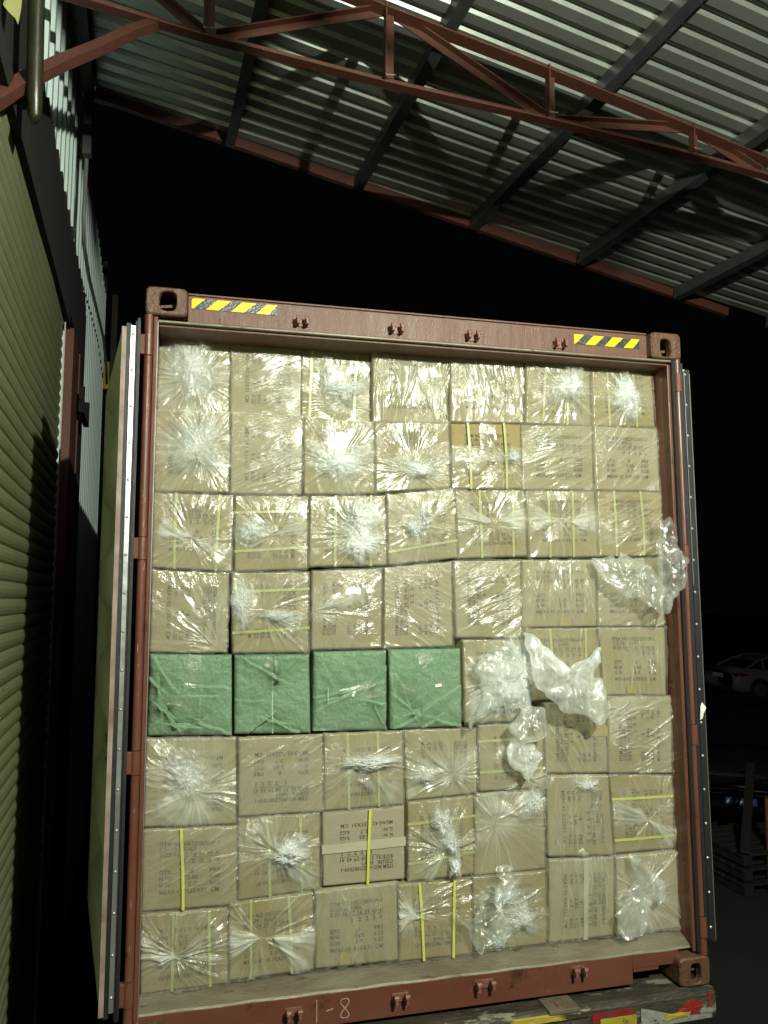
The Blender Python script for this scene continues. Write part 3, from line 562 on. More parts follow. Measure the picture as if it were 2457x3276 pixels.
# short pen marks up the lining of the left door
mb = MB()
for k, z in enumerate((1.20, 1.11, 1.005, 0.90, 0.80, 0.70)):
    s0 = 0.55 - 0.02 * k; g_ = [[(0, 0), (1, 0.1), (1, 0.9)], [(0, 1), (0.6, 0), (1, 1)], [(0, 0), (1, 0), (1, 0.8), (0.2, 0.9)], [(0, 0.9), (1, 0.9), (0.2, 0), (1, 0)], [(0.1, 0.5), (1, 0.6), (0.6, 1), (0.6, 0)], [(1, 0), (0.1, 0.2), (0.1, 0.9), (0.9, 1)]][k]
    for a, b in zip(g_[:-1], g_[1:]): mb.bar(dpl(s0 + a[0] * 0.22, 0.036, z + a[1] * 0.03), dpl(s0 + b[0] * 0.22, 0.036, z + b[1] * 0.03), 0.003, 0.006, up=(0, 0.2, 1))
mb.build('pen_mark', M['hand_ink'], dl)
ts = MB(); p = [(0, 0), (0.012, 0.008), (0.013, 0.03), (0.022, 0.045), (0.028, 0.055), (0.014, 0.078), (0.0, 0.06)]
v = [(1.222 + a, -0.008 - 0.010 * math.sin(b * 40), 1.095 + b) for a, b in p]; v += [(a, b + 0.0015, c) for a, b, c in v]; n = len(p)
ts.add(v, [tuple(range(n)), tuple(range(n, 2 * n))[::-1]] + [(i, n + i, n + (i + 1) % n, (i + 1) % n) for i in range(n)])
o = ts.build('tape_scrap', M['white_tag'], None, loc=(1.23, -0.01, 1.1)); tag(o, 'torn scrap of white tape stuck to the edge of the right-hand door', 'tape scrap')
# ================================================================ TRAILER under the container
tr = thing('container_trailer', 'worn greasy container trailer whose rear beam shows under the container', 'trailer', (0, 0.5, YARD))
mb = MB(); mb.box((-1.25, -0.02, -0.16), (1.236, 0.35, -0.036), bev=0.022); mb.build('rear_beam', M['chassis'], tr)
mb = MB(); mb.box((-1.2, 0.36, -0.30), (-0.9, 11.5, -0.05)); mb.box((0.9, 0.36, -0.30), (1.2, 11.5, -0.05)); mb.build('side_rail', M['chassis'], tr)
mb = MB(); mb.box((-0.3, -0.030, -0.075), (0.62, -0.0205, -0.046), bev=0.003); mb.build('flaking_lip', M['chassis_y'], tr)
mb = MB(); mb.box((0.44, -0.035, -0.046), (0.575, 0.085, -0.030), bev=0.002); mb.tube([(0.50, 0.0, -0.03), (0.50, 0.0, -0.022)], 0.014, 12); mb.build('pad_plate', M['sill'], tr)
for nm, m_, x0, x1, z0, z1, yy in (('red_reflector', 'refl_red', 0.635, 0.84, -0.092, -0.068, -0.0245), ('yellow_reflector', 'refl_yellow', 0.672, 0.84, -0.150, -0.093, -0.0245)):
    mb = MB(); mb.box((x0, yy, z0), (x1, yy + 0.003, z1)); mb.build(nm, M[m_], tr)
mb = MB(); mb.box((0.635, -0.0245, -0.150), (0.668, -0.0215, -0.093)); mb.build('red_reflector', M['refl_red'], tr)
def ragged(pts, y, nm, m_, seed):
    r = random.Random(seed); q = []
    for a, b in zip(pts, pts[1:] + pts[:1]):
        for k in range(5): t = k / 5; q.append((a[0] + (b[0] - a[0]) * t + r.uniform(-.003, .003), y + r.uniform(-.003, .0), a[1] + (b[1] - a[1]) * t + r.uniform(-.003, .003)))
    c = (sum(p[0] for p in q) / len(q), y - 0.004, sum(p[2] for p in q) / len(q)); n = len(q)
    back = [(a, b + 0.002, z) for a, b, z in q]
    obj(nm, q + [c] + back, [(i, (i + 1) % n, n) for i in range(n)] + [(i, (i + 1) % n, n + 1 + (i + 1) % n, n + 1 + i) for i in range(n)], M[m_], tr)
ragged([(0.86, -0.15), (1.20, -0.15), (1.20, -0.11), (1.14, -0.105), (1.0, -0.125), (0.95, -0.11), (0.90, -0.085), (0.86, -0.075)], -0.0255, 'torn_foil', 'refl_silver', 3)
ragged([(1.02, -0.125), (1.14, -0.125), (1.15, -0.085), (1.12, -0.062), (1.08, -0.068), (1.04, -0.10)], -0.0275, 'red_reflector', 'refl_red', 5)
ragged([(0.96, -0.132), (1.08, -0.125), (1.09, -0.112), (0.98, -0.105)], -0.0315, 'yellow_reflector', 'refl_yellow', 6)
mb = MB(); mb.box((1.185, -0.0245, -0.15), (1.20, -0.0215, -0.05)); mb.build('red_reflector', M['refl_red'], tr)
wh = MB()
for sx in (-1, 1):
    for yy in (2.2, 3.4):
        wh = MB(); wh.tube([(sx * 0.95, yy, YARD + 0.5), (sx * 1.2, yy, YARD + 0.5)], 0.5, 28); wh.build('wheel', M['tyre'], tr)
# ================================================================ THE YARD at night
def car(name, label, x, y, heading, paint, kind, sz=1.0):
    """three-box saloon about 4.7 m long: lofted body, glasshouse, wheels, lamps, plates; local +x is forwards"""
    root = thing(name, label, 'car', (x, y, YARD), None); ca, sa = math.cos(heading), math.sin(heading)
    def W(p): p = (p[0] * sz, p[1] * sz, p[2] * sz); return (x + p[0] * ca - p[1] * sa, y + p[0] * sa + p[1] * ca, YARD + p[2])
    def ob(nm, v, f, m_, par=root, sm=True): return obj(nm, [W(p) for p in v], f, m_, par, sm)
    # stations along x: (x, half width, z low, z shoulder, z deck)
    st = [(-2.33, 0.70, 0.42, 0.78, 0.92), (-2.22, 0.84, 0.30, 0.80, 1.02), (-1.95, 0.90, 0.24, 0.84, 1.07), (-1.4, 0.915, 0.22, 0.86, 1.05), (-0.6, 0.92, 0.20, 0.86, 0.98), (0.4, 0.92, 0.20, 0.84, 0.96),
          (1.0, 0.915, 0.20, 0.82, 0.97), (1.5, 0.90, 0.22, 0.78, 0.93), (2.0, 0.86, 0.24, 0.70, 0.84), (2.25, 0.76, 0.28, 0.62, 0.74), (2.36, 0.60, 0.36, 0.54, 0.62)]
    v = []; k = 12
    for sx, hw, zl, zs_, zd in st:
        ring = [(0.0, zl), (0.75 * hw, zl), (0.96 * hw, zl + 0.06), (hw, zs_ - 0.22), (0.985 * hw, zs_), (0.88 * hw, zd - 0.03), (0.0, zd + 0.02)]
        full = ring + [(-a, b) for a, b in ring[-2:0:-1]]
        v += [(sx, a, b) for a, b in full]
    k = len(full); f = [(i * k + j, i * k + (j + 1) % k, (i + 1) * k + (j + 1) % k, (i + 1) * k + j) for i in range(len(st) - 1) for j in range(k)] + [tuple(range(k)), tuple((len(st) - 1) * k + j for j in range(k))[::-1]]
    ob('body', v, f, paint)
    gs = [(-1.75, 0.66, 1.05, 1.06), (-1.25, 0.72, 1.03, 1.28), (-0.75, 0.72, 0.98, 1.42), (0.0, 0.72, 0.96, 1.46), (0.45, 0.72, 0.96, 1.42), (0.95, 0.74, 0.96, 1.17), (1.3, 0.74, 0.97, 0.98)]
    v = []
    for sx, hw, zl, zt_ in gs: v += [(sx, hw + 0.07, zl - 0.03), (sx, hw - 0.10 * (zt_ - zl) / 0.45, zt_ - 0.03), (sx, 0, zt_), (sx, -hw + 0.10 * (zt_ - zl) / 0.45, zt_ - 0.03), (sx, -hw - 0.07, zl - 0.03)]
    ob('glasshouse', v, [(i * 5 + j, i * 5 + j + 1, (i + 1) * 5 + j + 1, (i + 1) * 5 + j) for i in range(len(gs) - 1) for j in range(4)], M['glass_dark'])
    v = []
    for sx, hw, zl, zt_ in gs[1:5]: v += [(sx, 0.62, zt_ - 0.02), (sx, 0.3, zt_ + 0.008), (sx, 0, zt_ + 0.012), (sx, -0.3, zt_ + 0.008), (sx, -0.62, zt_ - 0.02)]
    ob('roof', v, [(i * 5 + j, i * 5 + j + 1, (i + 1) * 5 + j + 1, (i + 1) * 5 + j) for i in range(3) for j in range(4)], paint)
    for sy in (-1, 1):
        v = []
        for a, b in ((-1.8, -1.3), (-0.15, -0.05), (0.5, 1.25)):
            pass
        mbp = MB()
        for p, q in (((-1.78, .74, 1.05), (-1.22, .66, 1.30)), ((-1.22, .66, 1.30), (-0.7, .64, 1.42)), ((-0.7, .64, 1.42), (0.45, .64, 1.42)), ((0.45, .64, 1.42), (1.3, .78, 0.97)), ((-0.1, .66, 1.43), (-0.1, .80, 0.96)), ((-1.05, .66, 1.34), (-1.15, .80, 1.0))):
            mbp.bar(W((p[0], p[1] * sy, p[2])), W((q[0], q[1] * sy, q[2])), 0.05, 0.05)
        mbp.build('pillar', paint, root)
    for sx in (-1.42, 1.42):
        for sy in (-1, 1):
            m3 = MB(); m3.tube([W((sx, sy * 0.72, 0.33)), W((sx, sy * 0.925, 0.33))], 0.335, 28); wl = m3.build('wheel', M['tyre'], root)
            m3 = MB(); m3.tube([W((sx, sy * 0.926, 0.33)), W((sx, sy * 0.932, 0.33))], 0.20, 20)
            for q in range(5):
                a = 2 * math.pi * q / 5; m3.bar(W((sx, sy * 0.936, 0.33)), W((sx + 0.22 * math.cos(a), sy * 0.936, 0.33 + 0.22 * math.sin(a))), 0.01, 0.04, up=(math.cos(a + 1.57) * ca, math.cos(a + 1.57) * sa, math.sin(a + 1.57)))
            m3.build('rim', M['chrome'] if kind != 'white' else mat('grey rim', (0.2, 0.2, 0.21), 0.35, metal=0.6), wl)
            # dark wheel arch
            m3 = MB(); ar = [W((sx + 0.39 * math.cos(t), sy * 0.918, 0.33 + 0.39 * math.sin(t))) for t in [math.pi * i / 12 for i in range(13)]]; m3.tube(ar, 0.022, 6); m3.build('wheel_arch', M['tyre'], root)
    for sy in (-1, 1):
        # wrap-round tail lamp and a slim head lamp
        p = [(-2.30, 0.60, 0.80), (-2.25, 0.80, 0.79), (-2.05, 0.90, 0.80), (-1.80, 0.918, 0.84), (-2.05, 0.895, 0.90), (-2.24, 0.80, 0.93), (-2.31, 0.60, 0.90)]
        v = [(a - 0.012, b * sy * 1.012, c) for a, b, c in p]; ob('tail_lamp', v, [tuple(range(7))], M['tail'], sm=False)
        p = [(2.30, 0.42, 0.64), (2.25, 0.70, 0.63), (1.98, 0.865, 0.68), (1.78, 0.885, 0.76), (2.05, 0.80, 0.77), (2.28, 0.46, 0.71)]
        v = [(a + 0.02, b * sy * 1.012, c) for a, b, c in p]; ob('headlamp', v, [tuple(range(6))], M['chrome'] if kind == 'black' else M['glass_dark'], sm=False)
    mbb = MB(); mbb.bar(W((-2.352, -0.26, 0.80)), W((-2.352, 0.26, 0.80)), 0.01, 0.12); pr_ = mbb.build('number_plate', M['plate_white'], root)
    mbb = MB(); mbb.bar(W((2.385, -0.18, 0.46)), W((2.385, 0.18, 0.46)), 0.01, 0.085); pf = mbb.build('number_plate', M['plate_blue'] if kind == 'black' else M['plate_white'], root)
    if kind == 'black':
        for i, yy in enumerate((-0.15, -0.10, -0.05, 0.0, 0.04, 0.08, 0.12)): mbb = MB(); mbb.bar(W((2.393, yy - 0.012, 0.44)), W((2.393, yy + 0.010, 0.475 - 0.008 * (i % 2))), 0.004, 0.018); mbb.build('plate_character', M['ink_white'], pf)
        mbb = MB()
        for zz in (0.60, 0.545): mbb.bar(W((2.38, -0.42, zz)), W((2.38, 0.42, zz)), 0.02, 0.012)
        mbb.bar(W((2.40, -0.55, 0.335)), W((2.40, 0.55, 0.335)), 0.02, 0.02); mbb.bar(W((2.40, -0.1, 0.645)), W((2.40, 0.1, 0.645)), 0.02, 0.03)
        mbb.build('grille_trim', M['chrome'], root)
    else:
        mbb = MB(); mbb.bar(W((-2.35, -0.6, 0.36)), W((-2.35, 0.6, 0.36)), 0.03, 0.10); mbb.build('bumper_insert', M['tyre'], root)
    return root
car('parked_car', 'white saloon parked far off in the dark yard, seen from behind', 16.55, 17.75, R_(2), M['car_white'], 'white', 0.87)
hd = math.atan2(-0.80, -0.60)
car('parked_car', 'black saloon with a blue number plate facing the viewer in the dark yard', 5.75 + 2.37 * 0.60, 5.6 + 2.37 * 0.80, hd, M['car_black'], 'black')
pl = thing('wooden_pallet', 'weathered wooden pallets stacked on the ground right of the container', 'pallet', (5.2, 4.4, YARD))
for lev in range(3):
    z0 = YARD + lev * 0.145
    for i in range(6): mb = MB(); mb.box((4.45, 3.95 + i * 0.17, z0 + 0.10), (5.65, 4.05 + i * 0.17, z0 + 0.122), bev=0.003); mb.build('deck_board', M['wood'], pl)
    for i in range(3): mb = MB(); mb.box((4.47 + i * 0.53, 3.95, z0 + 0.01), (4.57 + i * 0.53, 4.9, z0 + 0.098), bev=0.003); mb.build('bearer', M['wood'], pl)
bd = thing('leaning_board', 'long timber leaning across the pallets in the dark yard', 'timber', (4.5, 4.2, YARD + 0.4))
mb = MB(); mb.bar((4.45, 3.9, YARD + 0.46), (5.6, 5.2, YARD + 1.0), 0.09, 0.04); mb.bar((4.55, 5.0, YARD + 1.02), (5.7, 5.1, YARD + 0.86), 0.09, 0.03); mb.build('board', M['wood'], bd)
op = thing('steel_post', 'orange-brown post at the right edge of the yard', 'post', (4.87, 4.0, YARD))
mb = MB(); mb.tube([(4.83, 4.0, YARD), (4.85, 4.0, -0.42)], 0.045, 12); mb.build('post_tube', M['orange_post'], op)
# ================================================================ THE CARGO: 56 cartons, seven across and eight high
YF = 0.135      # how far the front faces stand inside the door frame
def text_mesh(kind):
    """printed block as flat triangles in a unit square"""
    item, colr, sizes, nw, gw, meas = {
        'navy': ('HBZD087039-1', 'NAVY', '1  2 2 2 1', '3.85', '5.7', '42 X35X31'), 'beige': ('HBZD087039-1', 'BEIGE', '1 1 2 2 2', '3.85', '5.7', '42 X35X31'),
        'black': ('HBZD087039-1', 'BLACK', '1 2 2 1 1', '3.85', '5.7', '42 X35X31'), 'pink': ('HBZD087039-1', 'PINK', '1 2 2 2 1', '3.85', '5.7', '42 X35X31'),
        'fkhaki': ('HBZD78843-F7', 'KHAKI', '1 2 2 2 1', '2.9', '3.6', '42 X 33X31'), 'fblack': ('HBZD78843-F7', 'BLACK', '1 2 2 2 1', '2.9', '3.6', '42 X 33X31'),
        'fpink': ('HBZD78843-F7', 'PINK', '1 1 2 2 2', '2.9', '3.6', '42 X 33X31')}[kind]
    rows = [(0.0, 0.93, 'ITEM NO.' + item, 0.97), (0.0, 0.83, 'COLOR:', 0.3), (0.38, 0.83, colr, 0.22), (0.0, 0.73, 'SIZE:36 37 38 39 40 41', 0.99), (0.40, 0.60, sizes, 0.56),
            (0.0, 0.40, 'QTY:', 0.20), (0.50, 0.40, '8', 0.045), (0.82, 0.40, 'PRS', 0.17), (0.0, 0.28, 'N.W:', 0.20), (0.45, 0.28, nw, 0.18), (0.82, 0.28, 'KGS', 0.17),
            (0.0, 0.16, 'G.W:', 0.20), (0.47, 0.16, gw, 0.14), (0.82, 0.16, 'KGS', 0.17), (0.0, 0.02, 'MEAS:' + meas, 0.76), (0.84, 0.02, 'CM', 0.13)]
    V = []; F = []
    for x, y, s, wd in rows:
        cu = bpy.data.curves.new('t', 'FONT'); cu.body = s; cu.size = 1; cu.resolution_u = 2; cu.offset = 0.006; cu.space_character = 1.12; o = bpy.data.objects.new('t', cu); COL.objects.link(o)
        dg = bpy.context.evaluated_depsgraph_get(); me = bpy.data.meshes.new_from_object(o.evaluated_get(dg))
        a = np.zeros(len(me.vertices) * 3); me.vertices.foreach_get('co', a); a = a.reshape(-1, 3)
        lo, hi = a[:, 0].min(), a[:, 0].max(); n0 = len(V)
        for p in a: V.append((x + (p[0] - lo) / (hi - lo) * wd, y + p[1] / 0.72 * 0.080))
        F += [tuple(i + n0 for i in p.vertices) for p in me.polygons]
        bpy.data.objects.remove(o); bpy.data.curves.remove(cu); bpy.data.meshes.remove(me)
    n0 = len(V); V += [(0.26, 0.705), (0.99, 0.705), (0.99, 0.712), (0.26, 0.712)]; F.append((n0, n0 + 1, n0 + 2, n0 + 3))
    return np.array(V), F
TM = {}
QUADS = {
 (1,1):((-1.177,2.419),(-0.871,2.433),(-0.873,2.765),(-1.175,2.765)),
 (1,2):((-0.871,2.433),(-0.562,2.427),(-0.563,2.765),(-0.873,2.765)),
 (1,3):((-0.562,2.427),(-0.248,2.423),(-0.247,2.765),(-0.563,2.765)),
 (1,4):((-0.248,2.423),(0.108,2.436),(0.12,2.765),(-0.247,2.765)),
 (1,5):((0.114,2.44),(0.479,2.453),(0.488,2.765),(0.12,2.765)),
 (1,6):((0.479,2.451),(0.818,2.455),(0.823,2.765),(0.488,2.765)),
 (1,7):((0.823,2.457),(1.163,2.465),(1.153,2.765),(0.828,2.765)),
 (2,1):((-1.175,2.078),(-0.87,2.081),(-0.873,2.429),(-1.181,2.419)),
 (2,2):((-0.868,2.079),(-0.567,2.082),(-0.562,2.425),(-0.871,2.431)),
 (2,3):((-0.559,2.084),(-0.244,2.098),(-0.25,2.419),(-0.562,2.427)),
 (2,4):((-0.244,2.102),(0.099,2.133),(0.101,2.433),(-0.248,2.417)),
 (2,5):((0.106,2.127),(0.45,2.137),(0.449,2.445),(0.105,2.431)),
 (2,6):((0.45,2.137),(0.817,2.144),(0.823,2.459),(0.453,2.443)),
 (2,7):((0.819,2.144),(1.171,2.15),(1.168,2.463),(0.823,2.457)),
 (3,1):((-1.173,1.768),(-0.851,1.755),(-0.851,2.076),(-1.177,2.076)),
 (3,2):((-0.845,1.753),(-0.537,1.765),(-0.537,2.081),(-0.847,2.074)),
 (3,3):((-0.533,1.776),(-0.191,1.785),(-0.198,2.091),(-0.533,2.081)),
 (3,4):((-0.187,1.785),(0.134,1.82),(0.119,2.133),(-0.196,2.097)),
 (3,5):((0.136,1.818),(0.472,1.833),(0.462,2.137),(0.123,2.127)),
 (3,6):((0.477,1.827),(0.827,1.833),(0.821,2.144),(0.464,2.133)),
 (3,7):((0.827,1.833),(1.171,1.843),(1.174,2.15),(0.824,2.144)),
 (4,1):((-1.173,1.432),(-0.866,1.423),(-0.864,1.753),(-1.173,1.763)),
 (4,2):((-0.845,1.422),(-0.529,1.42),(-0.533,1.755),(-0.855,1.751)),
 (4,3):((-0.521,1.427),(-0.213,1.428),(-0.212,1.772),(-0.521,1.763)),
 (4,4):((-0.207,1.427),(0.109,1.434),(0.108,1.807),(-0.204,1.78)),
 (4,5):((0.12,1.47),(0.432,1.461),(0.436,1.816),(0.11,1.811)),
 (4,6):((0.433,1.51),(0.805,1.51),(0.812,1.82),(0.438,1.814)),
 (4,7):((0.808,1.51),(1.158,1.506),(1.171,1.836),(0.814,1.82)),
 (5,1):((-1.175,1.101),(-0.839,1.091),(-0.843,1.42),(-1.174,1.429)),
 (5,2):((-0.836,1.095),(-0.516,1.086),(-0.523,1.418),(-0.84,1.42)),
 (5,3):((-0.515,1.092),(-0.19,1.084),(-0.194,1.427),(-0.515,1.425)),
 (5,4):((-0.184,1.087),(0.147,1.087),(0.141,1.429),(-0.19,1.429)),
 (5,5):((0.154,1.103),(0.474,1.098),(0.438,1.459),(0.146,1.463)),
 (5,6):((0.48,1.184),(0.824,1.2),(0.803,1.506),(0.442,1.508)),
 (5,7):((0.829,1.2),(1.154,1.189),(1.162,1.506),(0.808,1.508)),
 (6,1):((-1.176,0.758),(-0.815,0.747),(-0.821,1.087),(-1.177,1.099)),
 (6,2):((-0.814,0.775),(-0.466,0.772),(-0.47,1.083),(-0.817,1.085)),
 (6,3):((-0.462,0.772),(-0.118,0.779),(-0.122,1.083),(-0.466,1.086)),
 (6,4):((-0.112,0.792),(0.208,0.803),(0.211,1.081),(-0.12,1.085)),
 (6,5):((0.215,0.81),(0.524,0.807),(0.523,1.096),(0.215,1.094)),
 (6,6):((0.532,0.867),(0.841,0.852),(0.838,1.187),(0.534,1.176)),
 (6,7):((0.844,0.851),(1.166,0.834),(1.179,1.186),(0.843,1.197)),
 (7,1):((-1.173,0.445),(-0.81,0.442),(-0.815,0.743),(-1.176,0.754)),
 (7,2):((-0.808,0.449),(-0.474,0.465),(-0.476,0.769),(-0.812,0.771)),
 (7,3):((-0.468,0.472),(-0.114,0.472),(-0.116,0.777),(-0.472,0.77)),
 (7,4):((-0.108,0.464),(0.186,0.471),(0.189,0.798),(-0.108,0.788)),
 (7,5):((0.188,0.461),(0.523,0.462),(0.524,0.803),(0.198,0.803)),
 (7,6):((0.529,0.516),(0.851,0.497),(0.839,0.848),(0.53,0.863)),
 (7,7):((0.86,0.5),(1.164,0.497),(1.176,0.829),(0.846,0.847)),
 (8,1):((-1.17,0.147),(-0.837,0.147),(-0.844,0.435),(-1.175,0.442)),
 (8,2):((-0.837,0.156),(-0.499,0.161),(-0.504,0.464),(-0.842,0.447)),
 (8,3):((-0.497,0.165),(-0.15,0.159),(-0.154,0.472),(-0.501,0.467)),
 (8,4):((-0.146,0.155),(0.18,0.147),(0.177,0.459),(-0.148,0.462)),
 (8,5):((0.182,0.153),(0.521,0.151),(0.525,0.458),(0.181,0.46)),
 (8,6):((0.529,0.154),(0.844,0.153),(0.853,0.491),(0.533,0.506)),
 (8,7):((0.848,0.152),(1.18,0.151),(1.188,0.493),(0.857,0.492)),
}
